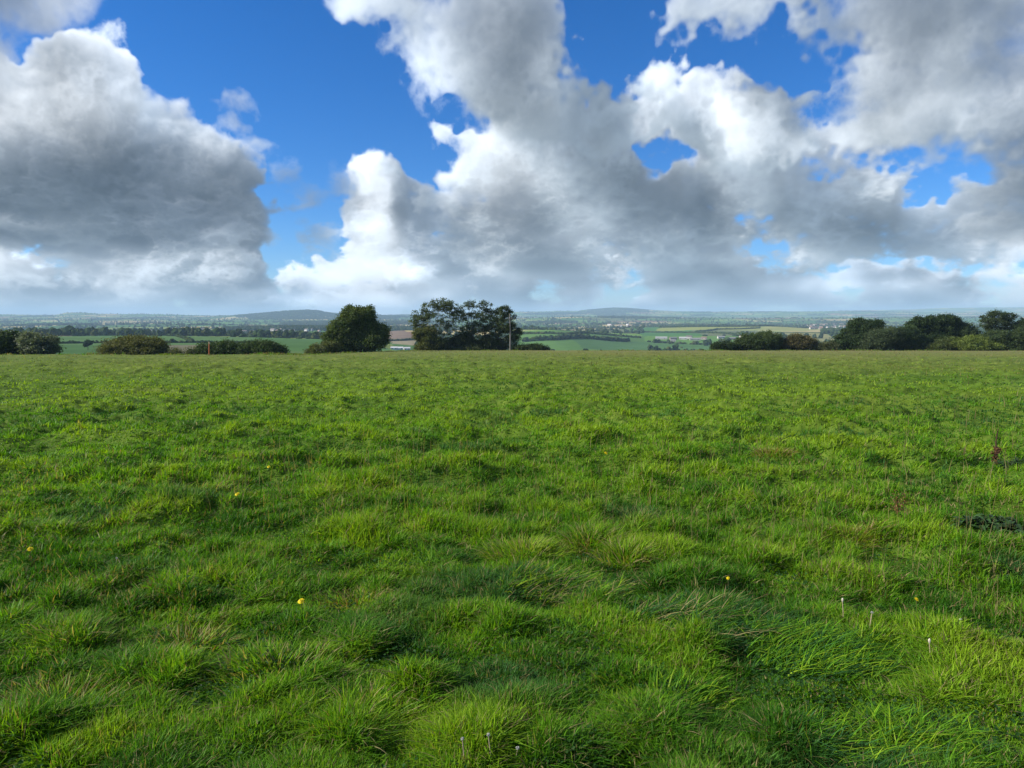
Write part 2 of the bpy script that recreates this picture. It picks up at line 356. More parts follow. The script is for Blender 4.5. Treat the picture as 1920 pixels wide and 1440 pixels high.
def mat_leaf(name,trans=.35,rough=.5,spec=.25,tcol=(1.0,1.0,.55)):
    g=NG(name); c=g.tint()
    b=surf(g,c,rough,spec); t=g.n('ShaderNodeBsdfTranslucent'); g.l(g.mix(c,tcol,1.0,'MULTIPLY'),t.inputs[0])
    m=g.n('ShaderNodeMixShader'); m.inputs[0].default_value=trans; g.l(b.outputs[0],m.inputs[1]); g.l(t.outputs[0],m.inputs[2]); g.l(m.outputs[0],g.out.inputs[0]); return g.m
M_LEAF=mat_leaf('tree_leaf',.4,.5,.2); M_GRASS=mat_leaf('grass_blade',.45,.5,.12,(1.2,1.2,.35)); M_BARK=mat_simple('bark',.35,4); M_WEED=mat_leaf('weed_leaf',.2,.5,.3)
M_PAINT=mat_simple('plain_paint',.08,20,.6,.3); M_WALL=mat_simple('farm_wall',.12,.4); M_ROOF=mat_simple('farm_roof',.18,.5,.7,.3); M_WOOD=mat_simple('post_wood',.3,12)

# ---------------------------------------------------------------- lie of the land
def column(x,y): return 960+F_PX*np.asarray(x,float)/np.maximum(y,1.)
def ridge_y(c): return 120+50*ss(560,800,c)
def field_z(x,y):
    c=column(x,y); s=.0410-.0018*ss(560,800,c)
    z=-s*np.asarray(y,float)
    t=np.maximum(np.asarray(y,float)-ridge_y(c),0)
    return z-.12*t*t/(t+22)
RIDGES=[ # distance, depth, [(column, height above the eye)] : the far skylines
 (8200,1500,[(-600,-8),(-200,-6),(0,-8),(110,-3),(128,20),(165,19),(190,5),(300,-2),(420,-14),(470,-26),(560,-40),(700,-40),(1000,-40)]),
 (7000,900,[(380,-30),(450,-8),(500,12),(540,30),(575,42),(595,40),(620,16),(660,-2),(760,-16),(900,-40)]),
 (10500,1800,[(500,-20),(650,0),(730,-8),(800,6),(900,30),(1000,42),(1080,50),(1120,72),(1150,92),(1180,88),(1210,66),(1260,46),(1340,36),(1400,40),(1440,40),(1560,46),(1700,40),(2400,30)]),
 (13600,1600,[(-600,-40),(600,-40),(1000,5),(1450,34),(1550,58),(1640,84),(1700,92),(1760,118),(1850,130),(1920,134),(2400,150)]),
 (5600,700,[(-600,-42),(100,-38),(260,-36),(400,-42),(500,-38),(640,-36),(800,-40),(960,-30),(1040,-20),(1150,-14),(1250,-22),(1400,-30),(1600,-24),(1800,-20),(2400,-20)]),
]
def valley_z(x,y):
    x=np.asarray(x,float); y=np.asarray(y,float); r=np.hypot(x,y); c=column(x,y)
    base=-57+5*vn(x,y,700,2)*ss(700,2000,r)+2.2*vn(x,y,260,5)*ss(900,2000,r)+9*vn(x,y,1600,3)*ss(3000,6000,r)
    base=base+14*ss(3500,8000,r)
    L=1-ss(600,830,c)
    crest=np.interp(c,[-400,370,480,610,760],[-25.6,-26.0,-27.6,-31.2,-36])
    pl=np.where(y<900,-21.5+(crest+21.5)*np.clip((y-420)/480,0,1)-1.2*np.sin(np.clip((y-420)/480,0,1)*np.pi),crest+(-57-crest)*ss(900,1800,y))
    z=base*(1-L)+np.where(y<1800,pl*(1-ss(1500,1800,y))+base*ss(1500,1800,y),base)*L
    def hill(c0,sc,y0,sy,h): return h*np.exp(-((c-c0)/sc)**2-((y-y0)/sy)**2)
    z=z+hill(1040,110,1500,380,17)+hill(1350,190,2700,600,21)+hill(1750,250,2300,600,12)+hill(760,70,1500,350,13)
    far=z
    for d0,sd,pts in RIDGES:
        h=np.interp(c,[p[0] for p in pts],[p[1] for p in pts])+2.0*vn(x,y,420,9)
        k=np.exp(-((y-d0)/sd)**2)
        far=np.maximum(far,-57+(h+57)*k)
    return np.minimum(far,128+4*np.tanh((far-128)/20))
def ground_z(x,y):
    x=np.asarray(x,float); y=np.asarray(y,float); c=column(x,y)
    f=np.maximum(field_z(x,y),-60.); wv=ss(0,1,(y-ridge_y(c)-60)/260.)
    return np.where(y<110,f,f*(1-wv)+valley_z(x,np.maximum(y,110.))*wv)
def lumps(x,y):
    """tussocky relief of the turf, metres"""
    r=np.hypot(x,y); k=(1-ss(60,150,r)*.5)*(1-.28*(1-ss(3.5,7,r)))
    return (.022*vn(x,y,.46,11)+.030*np.abs(vn(x,y,.27,12))+.014*vn(x,y,.15,13)+.012*vn(x,y,1.7,14)+.03*vn(x,y,6.,15)+.055*ss(4,11,r)*vn(x*.62,y,.72,17)+.055*ss(14,40,r)*vn(x*.5,y,1.7,18))*k
def hit(col,row,zoff=0.):
    """where the sight line through that column and row meets the land"""
    d=px_dir(col,row); y=np.geomspace(1.5,15000,6000); x=d[0]/d[1]*y; z=EYE+d[2]/d[1]*y
    b=np.nonzero(z<ground_z(x,y)+np.where(y<60,lumps(x,y),0.)+zoff)[0]
    k=b[0] if len(b) else len(y)-1
    return float(x[k]),float(y[k])
def at(col,Y):
    d=px_dir(col,625); return d[0]/d[1]*Y

# ---------------------------------------------------------------- meadow ground
def polar(az,r):
    A,Rr=np.meshgrid(az,r); return Rr*np.sin(A),Rr*np.cos(A)
def grid_faces(nr,na,close=False):
    i,j=np.meshgrid(np.arange(nr-1),np.arange(na if close else na-1),indexing='ij'); j2=(j+1)%na
    return np.stack([i*na+j,i*na+j2,(i+1)*na+j2,(i+1)*na+j],-1).reshape(-1,4)
front=np.arange(-52,52.01,.14); rest=np.arange(54,306,3.)
az_all=np.radians(np.concatenate([front,rest])); rr=np.geomspace(.25,420,1500)
X,Y=polar(az_all,rr)
Z=ground_z(X,Y)+lumps(X,Y)*ss(.2,1,np.hypot(X,Y))*(1-ss(150,200,np.hypot(X,Y)))
Z=np.where(np.hypot(X,Y)>200,Z-.0,Z)
g=NG('meadow_turf')
pos=g.n('ShaderNodeNewGeometry').outputs['Position']
f1=g.noise(.35,6,.62,pos); f2=g.noise(2.6,6,.7,pos); f3=g.noise(.05,3,.5,pos)
c1=g.ramp(f1,[(.28,(.050,.100,.012)),(.50,(.088,.152,.018)),(.72,(.125,.185,.032))])
c2=g.ramp(f2,[(.30,(.55,.62,.5)),(.62,(1.15,1.12,1.0))])
c3=g.ramp(f3,[(.35,(.92,1.0,.9)),(.68,(1.22,1.05,1.1))])
f4=g.noise(.012,2,.5,pos); c=g.mix(g.mix(c1,c2,1.,'MULTIPLY'),c3,1.,'MULTIPLY')
sp=g.n('ShaderNodeSeparateXYZ'); g.l(pos,sp.inputs[0])
def mr(v,a,b_,lo=0.,hi=1.):
    q=g.n('ShaderNodeMapRange'); g.l(v,q.inputs[0])
    for i,w_ in enumerate((a,b_,lo,hi)): q.inputs[i+1].default_value=w_
    return q.outputs[0]
dryf=g.n('ShaderNodeMath',operation='MULTIPLY'); g.l(mr(sp.outputs[1],25,170,0.,.75),dryf.inputs[0]); g.l(mr(sp.outputs[0],-60,40,.55,1.),dryf.inputs[1])
c=g.mix(c,(.20,.17,.075),dryf.outputs[0])
b=surf(g,c,.9,.08,f2,.08,.8); g.l(b.outputs[0],g.out.inputs[0])
gm=mesh_obj('meadow_ground',np.stack([X,Y,Z],-1).reshape(-1,3),grid_faces(len(rr),len(az_all),True),g.m,smooth=True)
tag(gm,kind='structure')
# ---------------------------------------------------------------- farmed valley
rng=np.random.default_rng(21)
CELL=210.
def fields_at(x,y):
    """which field a point lies in, its random numbers, and how far its hedge is (metres)"""
    x=np.asarray(x,float); y=np.asarray(y,float)
    u=(x*.94+y*.34)/1.35+28*vn(x,y,170,41); v=(y*.94-x*.34)+28*vn(x,y,170,42)
    i0=np.floor(u/CELL).astype(int); j0=np.floor(v/CELL).astype(int)
    d1=np.full(x.shape,1e9); d2=np.full(x.shape,1e9); bi=np.zeros(x.shape,int); bj=np.zeros(x.shape,int)
    for di in (-1,0,1):
        for dj in (-1,0,1):
            i=i0+di;j=j0+dj
            px=(i+.5+.30*np.clip(_tab[i%256,j%256],-1.4,1.4))*CELL; py=(j+.5+.30*np.clip(_tab[(i+91)%256,(j+37)%256],-1.4,1.4))*CELL
            d=np.hypot(u-px,v-py); n=d<d1
            d2=np.where(n,d1,np.minimum(d2,d)); bi=np.where(n,i,bi); bj=np.where(n,j,bj); d1=np.where(n,d,d1)
    rnd=(np.sin(bi*127.1+bj*311.7)*43758.5453)%1; rnd2=(np.sin(bi*269.5+bj*183.3)*24634.634)%1
    return rnd,rnd2,(d2-d1)*.5
CROPS=1.35*np.array([(.070,.135,.035),(.050,.110,.030),(.095,.165,.040),(.060,.120,.045),(.150,.190,.050),(.280,.235,.110),(.165,.110,.075),(.110,.130,.060),(.035,.060,.022)])
def crop(rnd,rnd2):
    k=np.searchsorted(np.cumsum([.20,.16,.16,.10,.09,.12,.07,.06,.04]),rnd*.999); return CROPS[np.clip(k,0,8)]*(.85+.3*rnd2)[...,None],k
fa=np.radians(np.concatenate([np.arange(-52,52.01,.09),np.arange(54,306,4.)])); fr=np.geomspace(405,17000,470)
X,Y=polar(fa,fr); Z=ground_z(X,Y)
Z[:3]-=.35
r1,r2,hd=fields_at(X,Y); cc,kk=crop(r1,r2)
Cc=column(X,Y); RR=np.hypot(X,Y)
def paint(m,col): cc[m]=np.array(col)
# the fields one can tell apart
PL=(Cc<690)&(Y<960)&(Y>100)
rowy=720-F_PX*np.tan(np.arctan2(Z-EYE,RR)*1.0+PITCH)     # only used to pick which pasture a point of the plateau is in
paint(PL,(.062,.125,.045)); paint(PL&(Y>640),(.082,.150,.055)); paint(PL&(Y>640)&(Cc>365),(.090,.160,.060)); paint(PL&(Cc>300)&(Cc<372)&(Y<640),(.150,.140,.095)); paint(PL&(Cc>480),(.070,.140,.045)); paint(PL&(Cc>430)&(Y<520),(.10,.16,.06))
Cp=Cc; Cc=np.where(Cc>690,Cc+16*vn(X,Y,330,95)+(Y-1500)*.045*np.sin(Y/900.),Cc)
Q=(Cc>715)&(Cc<785); paint(Q&(Y>1250)&(Y<2100),(.185,.140,.110)); paint(Q&(Y>1180)&(Y<1330),(.27,.235,.15)); paint(Q&(Y<=1180),(.085,.170,.050))
Q=(Cc>960)&(Cc<1062)&(Y>1000)&(Y<1560); paint(Q,(.095,.185,.055))
Q=(Cc>=1062)&(Cc<1215)&(Y>1150)&(Y<1750); paint(Q,(.075,.150,.060)); paint(Q&(Y>1430),(.085,.160,.055))
Q=(Cc>1205)&(Cc<1320)&(Y>1700)&(Y<2750); paint(Q,(.070,.165,.055)); Q=(Cc>1255)&(Cc<1440)&(Y>2350)&(Y<3000); paint(Q,(.24,.27,.085)); Q=(Cc>=1320)&(Cc<1470)&(Y>1700)&(Y<2350); paint(Q,(.125,.150,.080)); Q=(Cc>1440)&(Cc<1540)&(Y>2300)&(Y<3000); paint(Q,(.26,.27,.10))
Q=(Cc>1050)&(Cc<1180)&(Y>2600)&(Y<3600); paint(Q,(.33,.27,.15)); Q=(Cc>1490)&(Cc<1600)&(Y>1000)&(Y<1900); paint(Q,(.22,.22,.10)); Q=(Cc>190)&(Cc<300)&(Y>3900)&(Y<5200); paint(Q,(.30,.25,.11))
Q=(Cc>1330)&(Cc<1420)&(Y>6800)&(Y<8400); paint(Q,(.36,.25,.16)); Q=(Cc>1150)&(Cc<1260)&(Y>6500)&(Y<7600); paint(Q,(.34,.30,.20)); Q=(Cc>1005)&(Cc<1085)&(Y>8600)&(Y<10500); paint(Q,(.17,.24,.07))
Cc=Cp
g=NG('farmland'); pos=g.n('ShaderNodeNewGeometry').outputs['Position']
f1=g.noise(.012,6,.65,pos); f2=g.noise(.15,4,.7,pos)
c=g.mix(g.mix(g.tint(),g.ramp(f1,[(.3,(.82,.84,.8)),(.7,(1.15,1.13,1.12))]),1.,'MULTIPLY'),g.ramp(f2,[(.3,(.9,.9,.9)),(.7,(1.1,1.1,1.1))]),1.,'MULTIPLY')
b=surf(g,c,1.,.0); g.l(b.outputs[0],g.out.inputs[0])
vt=mesh_obj('valley_terrain',np.stack([X,Y,Z],-1).reshape(-1,3),grid_faces(len(fr),len(fa),True),g.m,col=cc.reshape(-1,3),smooth=True)
tag(vt,kind='structure')
# what hides behind nearer land
_sky=np.maximum.accumulate(np.concatenate([np.full((1,len(fa)),-1.),(Z-EYE)/RR],0),0)[:-1]
def seen(x,y,ztop):
    a=np.arctan2(x,y); ia=np.clip(np.searchsorted(fa[:1156],a),0,1155); ir=np.clip(np.searchsorted(fr,np.hypot(x,y)),0,len(fr)-1)
    c=column(x,y); near=np.where(c<600,-.0530,-.0478)
    return (ztop-EYE)/np.hypot(x,y)>np.maximum(_sky[ir,ia],near)+.0001
# lumpy crowns, one mesh for everything too far or too many to count
def ico(sub):
    import bmesh
    bm=bmesh.new(); bmesh.ops.create_icosphere(bm,subdivisions=sub,radius=1.); v=np.array([q.co[:] for q in bm.verts]); f=np.array([[q.index for q in p.verts] for p in bm.faces]); bm.free(); return v,f
I1,I2,I3=ico(1),ico(2),ico(3)
GREENS=np.array([(.026,.046,.014),(.034,.058,.018),(.045,.066,.020),(.022,.040,.016),(.060,.070,.022),(.040,.062,.028)])
def blobs(mb,x,y,wd,ht,rng,ic):
    """crowns standing on the land; each one bumpy in its own way"""
    n=len(x)
    if not n: return
    V,F=ic; k=len(V)
    rad=1+.26*rng.standard_normal((n,k)).clip(-1.5,1.5)
    v=V[None]*rad[...,None]
    v[...,0]*=wd[:,None]*.5; v[...,1]*=wd[:,None]*.5; v[...,2]=(v[...,2]*.56+.46)*ht[:,None]
    v[...,0]+=x[:,None]; v[...,1]+=y[:,None]; v[...,2]+=ground_z(x,y)[:,None]-.3
    c=GREENS[rng.integers(0,len(GREENS),n)][:,None]*rng.uniform(.8,1.25,(n,k,1))
    mb.add(v.reshape(-1,3),(np.arange(n)[:,None,None]*k+F[None]).reshape(-1,3),c.reshape(-1,3))
# candidate spots: along hedges and inside woods
n=900000
ra=np.exp(rng.uniform(math.log(1000),math.log(11500),n)); aa=rng.uniform(R(-41),R(41),n); x=ra*np.sin(aa); y=ra*np.cos(aa)
q1,q2,hd=fields_at(x,y); _,kk=crop(q1,q2); cx=column(x,y)
wob=30*vn(x,y,600,65); forest=((cx>480+wob)&(cx<640+wob)&(y>6200)&(y<7500)&(vn(x,y,500,63)>-.5))|((cx>1080+wob)&(cx<1185+wob)&(y>8300)&(y<10700)&(vn(x,y,700,64)>-.4))
wood=(kk==8)|(vn(x,y,900,61)>1.1)|forest
wood=wood&~((cx<720)&(ra<2300)&(rng.random(n)<.93))
wid=np.clip(2.2+ra/1500,2.5,7.)
plate=(cx<700)&(y<960)
clear=((cx>1205)&(cx<1540)&(y>1700)&(y<3000))|((cx>960)&(cx<1215)&(y>1000)&(y<1750))|((cx>715)&(cx<785)&(y<2100))
hedge=(hd<wid)&~clear
p_keep=np.where(wood,np.clip((ra/2600)**2*.55,.02,.75),np.where(hedge,np.clip((ra/2600)*.40,.12,.5),np.clip((ra/9000)**2*.05,.001,.03)))
keep=(rng.random(n)<p_keep)&~plate&~(clear&~hedge&(rng.random(n)<1.))
x,y,ra,hedge,wood=[a[keep] for a in (x,y,ra,hedge,wood)]; n=len(x)
tree=wood|(rng.random(n)<.22)
ht=np.where(tree,rng.uniform(6,12,n),rng.uniform(2.2,4.2,n)); wd=ht*np.where(tree,rng.uniform(.8,1.25,n),rng.uniform(1.6,2.8,n))
ok=seen(x,y,ground_z(x,y)+ht); x,y,ra,ht,wd,tree=[a[ok] for a in (x,y,ra,ht,wd,tree)]
big=np.zeros(len(x),bool); idx=np.nonzero(tree&(ra<2300))[0]; idx=idx[np.argsort(-(ht/ra)[idx])][:90]; big[idx]=True
mb=MB(); k=~big
blobs(mb,x[k&(ra<2600)],y[k&(ra<2600)],wd[k&(ra<2600)],ht[k&(ra<2600)],rng,I2)
blobs(mb,x[k&(ra>=2600)],y[k&(ra>=2600)],wd[k&(ra>=2600)],ht[k&(ra>=2600)],rng,I1)
M_FAR=mat_simple('distant_leafage',.3,.35,1.,.0)
o=mb.build('distant_woods',M_FAR); tag(o,'dark woods and hedgerow trees scattered over the far valley and hills','woods',kind='stuff')
print('distant crowns',len(x))
def small_tree(name,label,cat,x,y,ht,wd,rng,group=None,green=None,mat=None,nleaf=420):
    z=float(ground_z(x,y)); root=empty(name,(x,y,z)); tag(root,label,cat,group)
    mb=MB(); mb.tube([(0,0,-.4),(.05*ht*.1,0,ht*.3),(0,0,ht*.62)],[ht*.03,ht*.022,ht*.008],5,(.05,.042,.032)); mb.build('trunk',M_BARK,root)
    m=MB(); nb=9
    cen=rng.standard_normal((nb,3)); cen/=np.linalg.norm(cen,axis=1)[:,None]; cen*=rng.uniform(.2,.62,(nb,1)); cen[0]=0; cen[1]=(0,0,.45)
    g0=GREENS[rng.integers(0,len(GREENS))] if green is None else np.array(green)
    V,F=I2
    for q in cen:
        v=V*(1+.2*rng.standard_normal((len(V),1)))*.46+q
        v=v*np.array([wd*.5,wd*.5,ht*.40])+np.array([0,0,ht*.57]); m.add(v,F,g0*rng.uniform(.8,1.2))
    p=rng.standard_normal((nleaf,3)); p/=np.linalg.norm(p,axis=1)[:,None]; p=p*.52+cen[rng.integers(0,nb,nleaf)]
    p=p*np.array([wd*.5,wd*.5,ht*.40])+np.array([0,0,ht*.57])
    m.leaves(p,ht*.10,rng,g0*rng.uniform(.7,1.4,(nleaf,1)))
    m.build('crown',M_FAR if mat is None else mat,root); return root
for i in np.nonzero(big)[0]:
    lab='small dark tree standing on its own in a hedge line of the far valley' if ht[i]<9 else 'tall dark tree rising from a hedge line in the far valley'
    small_tree('hedgerow_tree',lab,'tree',x[i],y[i],ht[i],min(wd[i],ht[i]*1.05),rng,'hedgerow trees down in the valley')
# field hedges one can follow by eye
def hedge_line(label,cols,ht,rng,wid=2.2):
    pts=np.array([hit(c,r) for c,r in cols]); d=np.r_[0,np.cumsum(np.linalg.norm(np.diff(pts,axis=0),axis=1))]
    step=ht*.55; t=np.arange(0,d[-1],step); px=np.interp(t,d,pts[:,0])+rng.normal(0,.4,len(t)); py=np.interp(t,d,pts[:,1])+rng.normal(0,.5,len(t))
    mb=MB(); h=ht*rng.uniform(.75,1.3,len(t)); blobs(mb,px,py,np.maximum(wid,h)*rng.uniform(1.1,1.6,len(t)),h,rng,I2)
    v0=np.array([px[0],py[0],float(ground_z(px[0],py[0]))])
    for a in mb.v: a-=v0
    o=mb.build('hedgerow',M_FAR,loc=v0); tag(o,label,'hedge',group='field hedges in the valley'); return o
HEDGES=[('long dark hedge along the skyline of the left green hillside',[(95,629.5),(200,628.5),(300,629),(420,629.5),(480,630.5),(560,633),(645,638.5)],2.8),
 ('lower hedge crossing the left hillside behind the lone round tree',[(112,644.5),(200,643),(310,643),(420,643.5),(480,643)],2.2),
 ('short slanting hedge joining the two long hedges of the left hillside',[(330,630.5),(345,634.5),(362,641)],2.4),
 ('hedge bounding the brown ploughed field between the two tree clumps',[(722,640),(750,639),(790,637)],3.),
 ('hedge along the top of the bright green field beside the utility pole',[(975,627),(1010,626),(1055,627.5)],4.),
 ('wooded hedge running below the middle green fields',[(985,641),(1040,638),(1090,634),(1130,638),(1175,641)],7.),
 ('hedge slanting down through the middle green hillside',[(1062,627),(1100,625),(1150,629.5),(1202,634)],3.5),
 ('hedge between two green fields on the hill above the farm buildings',[(1190,622),(1290,624.5),(1380,628),(1442,633)],4.),
 ('hedge below the yellow strip of field on the far hilltop',[(1236,614.5),(1340,613),(1420,612.5),(1520,615)],5.),
 ('hedge branching uphill across the pale field above the farm',[(1305,622.5),(1345,618),(1425,615.5)],4.)]
for l,c,h in HEDGES: hedge_line(l,c,h,rng)
x,y=hit(165,656.5); small_tree('lone_tree','lone round dark tree standing in the open green field on the left','tree',x,y,7.6,6.4,np.random.default_rng(12),green=(.022,.042,.016))
for c,row,h,wd_,l in ((112,629,4.6,5.,'tree at the far left end of the skyline hedge'),(170,629,5.5,8.,'pair-wide dark tree above the skyline hedge, straight above the lone tree'),(228,628.5,2.6,3.,'tiny tree above the skyline hedge over the olive bush'),(290,629,3.8,4.2,'round tree above the skyline hedge over the end of the olive bush'),
   (335,629,4.2,5.,'tree where the slanting hedge meets the skyline hedge'),(358,629.5,3.8,4.,'small tree just beyond the slanting hedge'),(379,629.5,3.4,3.4,'narrow small tree in the skyline hedge near the orange post'),(391,629.5,3.4,4.4,'small tree in the skyline hedge straight above the orange post'),(410,629.5,3.2,4.2,'low tree in the skyline hedge above the dark brambles'),(437,630,3.0,3.,'last small tree of the skyline hedge before it bends down'),
   (322,643,4.4,5.4,'tree in the lower hedge beside the grey brown field'),(292,643,2.2,4.,'low bush in the lower hedge above the olive bush'),(708,653,9.,7.,'dark tree in the valley just beyond the single field tree'),(722,652,7.,6.,'smaller tree by the white sheds between the two clumps')):
    x,y=hit(c,row); small_tree('hedgerow_tree',l,'tree',x,y,h*(1 if y<1000 else 1.2),wd_,rng,'trees along the left hillside hedges')
# farm buildings and village houses
def building(name,label,c,row,wid,dep,eav,rdg,rng,wall=(.55,.52,.47),roof=(.16,.15,.15),rot=0.,group=None,near=None):
    x,y=hit(c,row)
    z=float(ground_z(x,y)); root=empty(name,(x,y,z-.2)); root.rotation_euler=(0,0,rot); tag(root,label,'building' if 'house' not in name else 'house',group)
    m=MB(); a,b=wid/2,dep/2
    m.add([(-a,-b,0),(a,-b,0),(a,b,0),(-a,b,0),(-a,-b,eav),(a,-b,eav),(a,b,eav),(-a,b,eav),(-a,0,rdg-.05),(a,0,rdg-.05)],[(0,1,5,4),(2,3,7,6)],wall); m.f.setdefault(5,[]).append(np.array([[1,2,6,9,5],[3,0,4,8,7]])); m.build('wall',M_WALL,root)
    m=MB(); e=.35; sl=(rdg-eav)/b; t=.18
    for s in (-1,1):
        y0=s*(b+e); z0=eav-sl*e
        v=[(-a-e,y0,z0),(a+e,y0,z0),(a+e,0,rdg),(-a-e,0,rdg)]; v=v+[(p,q,r+t) for p,q,r in v]
        m.add(v,[(0,3,2,1),(4,5,6,7),(0,1,5,4),(1,2,6,5),(3,0,4,7)],roof)
    m.build('roof',M_ROOF,root)
    for u in ((-.28,.28) if wid>9 else (.0,)):
        m=MB(); m.box((u*wid-.7,-b-.04,eav*.35),(u*wid+.7,-b+.02,eav*.35+1.3),(.03,.035,.04)); m.build('window',M_PAINT,root)
    return root
FARM=[(1240,636,24,10,3.6,5.6,(.62,.60,.56),(.42,.42,.41),'long pale farm shed at the left end of the farmyard'),(1262,637,14,9,3.4,5.8,(.30,.24,.20),(.20,.20,.20),'brown gabled barn beside the long pale shed'),(1281,636.5,17,10,3.6,5.6,(.66,.64,.60),(.50,.50,.49),'white roofed shed in the middle of the farmyard'),
 (1303,638,22,10,3.4,5.2,(.5,.48,.44),(.30,.29,.28),'grey farm shed right of the white roofed shed'),(1292,635,12,8,4.6,7.,(.70,.66,.60),(.17,.14,.13),'cream farmhouse behind the farm sheds'),(1320,636.5,11,8,4.,6.,(.55,.45,.40),(.26,.17,.13),'small red roofed barn at the right end of the farmyard'),
 (1352,635,15,9,4.,6.,(.66,.63,.57),(.30,.29,.28),'pale barn among trees right of the farmyard'),(1372,637,18,9,3.4,5.4,(.50,.46,.42),(.24,.22,.21),'low brown shed right of the pale barn'),(1392,634,12,8,4.6,7.,(.62,.56,.50),(.22,.16,.14),'farmhouse nearest the round dark bush on the right'),
 (1412,637,14,9,3.6,5.6,(.56,.52,.48),(.36,.35,.34),'last grey shed above the round dark bush'),(1262,641,10,7,3.,4.8,(.45,.42,.38),(.28,.27,.27),'lone grey shed below the farmyard')]
for c,row,a,b_,e,rg,wl,rf,l in FARM: building('farm_building',l,c,row,a,b_,e,rg,rng,tuple(.72*q for q in wl),tuple(.85*q for q in rf),rng.uniform(-.5,.5),'farm buildings on the valley side')
for c,row,a,l in ((739,655.2,7,'left white shed low between the two tree clumps'),(749,655.5,8,'middle white shed low between the two tree clumps'),(763,656,7,'right white shed low between the two tree clumps')):
    building('white_shed',l,c,row,a*1.3,6,2.6,4.2,rng,(.75,.74,.72),(.55,.55,.55),rng.uniform(-.3,.3),'white sheds between the tree clumps')
def village(spots,lab,grp,walls,roofs):
    for c,row in spots:
        building('village_house',lab,c,row,rng.uniform(11,17),8,5.,8.,rng,walls[rng.integers(0,len(walls))],roofs[rng.integers(0,len(roofs))],rng.uniform(-1,1),grp)
W1=[(.50,.46,.41),(.44,.36,.31),(.52,.50,.47)]; RF=[(.22,.14,.11),(.20,.17,.16),(.26,.18,.14)]
village([(rng.uniform(1515,1590),rng.uniform(610,619)) for _ in range(26)],'tiny pale house with a reddish roof in the distant village on the right','houses of the village on the right',W1,RF)
village([(rng.uniform(505,610),rng.uniform(619,626)) for _ in range(14)],'tiny pale house of the hamlet beyond the left hillside','houses of the hamlet beyond the left hillside',W1,RF)
village([(rng.uniform(1140,1185),rng.uniform(609,614)) for _ in range(8)],'tiny white house near the wood in the middle distance','white houses by the middle wood',[(.8,.78,.75)],RF)
village([(rng.uniform(285,480),rng.uniform(617,625)) for _ in range(14)],'tiny pale house in the trees beyond the skyline hedge on the left','pale houses beyond the skyline hedge',W1,RF)
# ---------------------------------------------------------------- trees and bushes along the meadow's edge
def plant(name,label,cat,Y,clumps,stems=(),leaf=.26,per=95,cl_r=.62,density=1.,green=(.030,.052,.014),alt=(.055,.075,.018),seed=1,group=None,depth=.85,twig=True,shell=.45,base=None,core=0):
    """clumps: (column,row,half width,half height[,fill]) in the photograph's measure at distance Y; leaves gather in sprays at the twig ends"""
    rng=np.random.default_rng(seed); k=Y/F_PX
    xs=np.array([c[0] for c in clumps]); cx=float(np.average(xs)) if base is None else base
    X0=at(cx,Y); z0=float(ground_z(X0,Y)); root=empty(name,(X0,Y,z0)); tag(root,label,cat,group)
    def loc(c,row): return np.array([at(c,Y)-X0,0.,EYE+px_dir(c,row)[2]/px_dir(c,row)[1]*Y-z0])
    green=np.array(green)*1.9; alt=np.array(alt)*2.0; leaf_m=MB(); wood=MB(); sprays=[]
    for cl in clumps:
        c,row,rx,ry=cl[:4]; fill=cl[4] if len(cl)>4 else 1.
        o=loc(c,row); ax=np.array([rx*k,max(rx,ry)*k*depth,ry*k])
        o[1]=rng.uniform(-.25,.25)*ax[1]
        area=(ax[0]*ax[2]+ax[0]*ax[1]+ax[1]*ax[2])*4/3*math.pi
        n=max(4,int(area/(cl_r**2)*.55*fill*density))
        d=rng.standard_normal((n,3)); d/=np.linalg.norm(d,axis=1)[:,None]
        rad=np.where(rng.random(n)<.72,rng.uniform(.80,1.04,n),rng.uniform(shell,.8,n))
        p=o+d*ax*rad[:,None]; p=p[p[:,2]>.05]
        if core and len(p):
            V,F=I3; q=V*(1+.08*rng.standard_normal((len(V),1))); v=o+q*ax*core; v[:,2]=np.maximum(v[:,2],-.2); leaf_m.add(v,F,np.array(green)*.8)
        sprays.append(p)
    P=np.concatenate(sprays)
    # wood: stems, then a limb to every few sprays
    nodes=[]
    for st in stems:
        pts=np.array([loc(c,row)+np.array([0,dy,0]) for c,row,dy in st['p']]); r0=st['r']
        t=np.linspace(0,1,len(pts)*4); T=np.linspace(0,1,len(pts)); q=np.stack([np.interp(t,T,pts[:,i]) for i in range(3)],1)
        q[1:-1]+=rng.normal(0,r0*.25,(len(q)-2,3)); wood.tube(q,r0*(1-.8*t),8,st.get('c',(.075,.066,.052))); nodes.append(q[len(q)//3:])
    if nodes and twig:
        nd=np.concatenate(nodes); sel=P[rng.random(len(P))<min(1.,170/len(P))]
        for p in sel:
            a=nd[np.argmin(np.linalg.norm((nd-p)*np.array([1,1,1.5]),axis=1)+np.where(nd[:,2]>p[2]+.2,3.,0))]
            m=(a+p)/2+rng.normal(0,.15,3)+np.array([0,0,-.12*np.linalg.norm(p-a)*.3]); L=np.linalg.norm(p-a)
            wood.tube([a,m,p],[min(.09,.018*L+.014),.010*L*.6+.012,.008],5,(.060,.053,.042))
    nl=rng.poisson(per,len(P)); idx=np.repeat(np.arange(len(P)),nl)
    off=rng.standard_normal((len(idx),3)); off*=(cl_r*.62)*np.array([1,1,.72]); pos=P[idx]+off
    pos[:,2]=np.maximum(pos[:,2],.03)
    mixc=rng.random(len(P))**1.6; colr=np.array(green)*(1-mixc[:,None])+np.array(alt)*mixc[:,None]
    col=colr[idx]*rng.uniform(.6,1.5,(len(idx),1))
    leaf_m.leaves(pos,leaf*1.2,rng,col); leaf_m.build('crown',M_LEAF,root)
    if stems: wood.build('trunk',M_BARK,root)
    return root
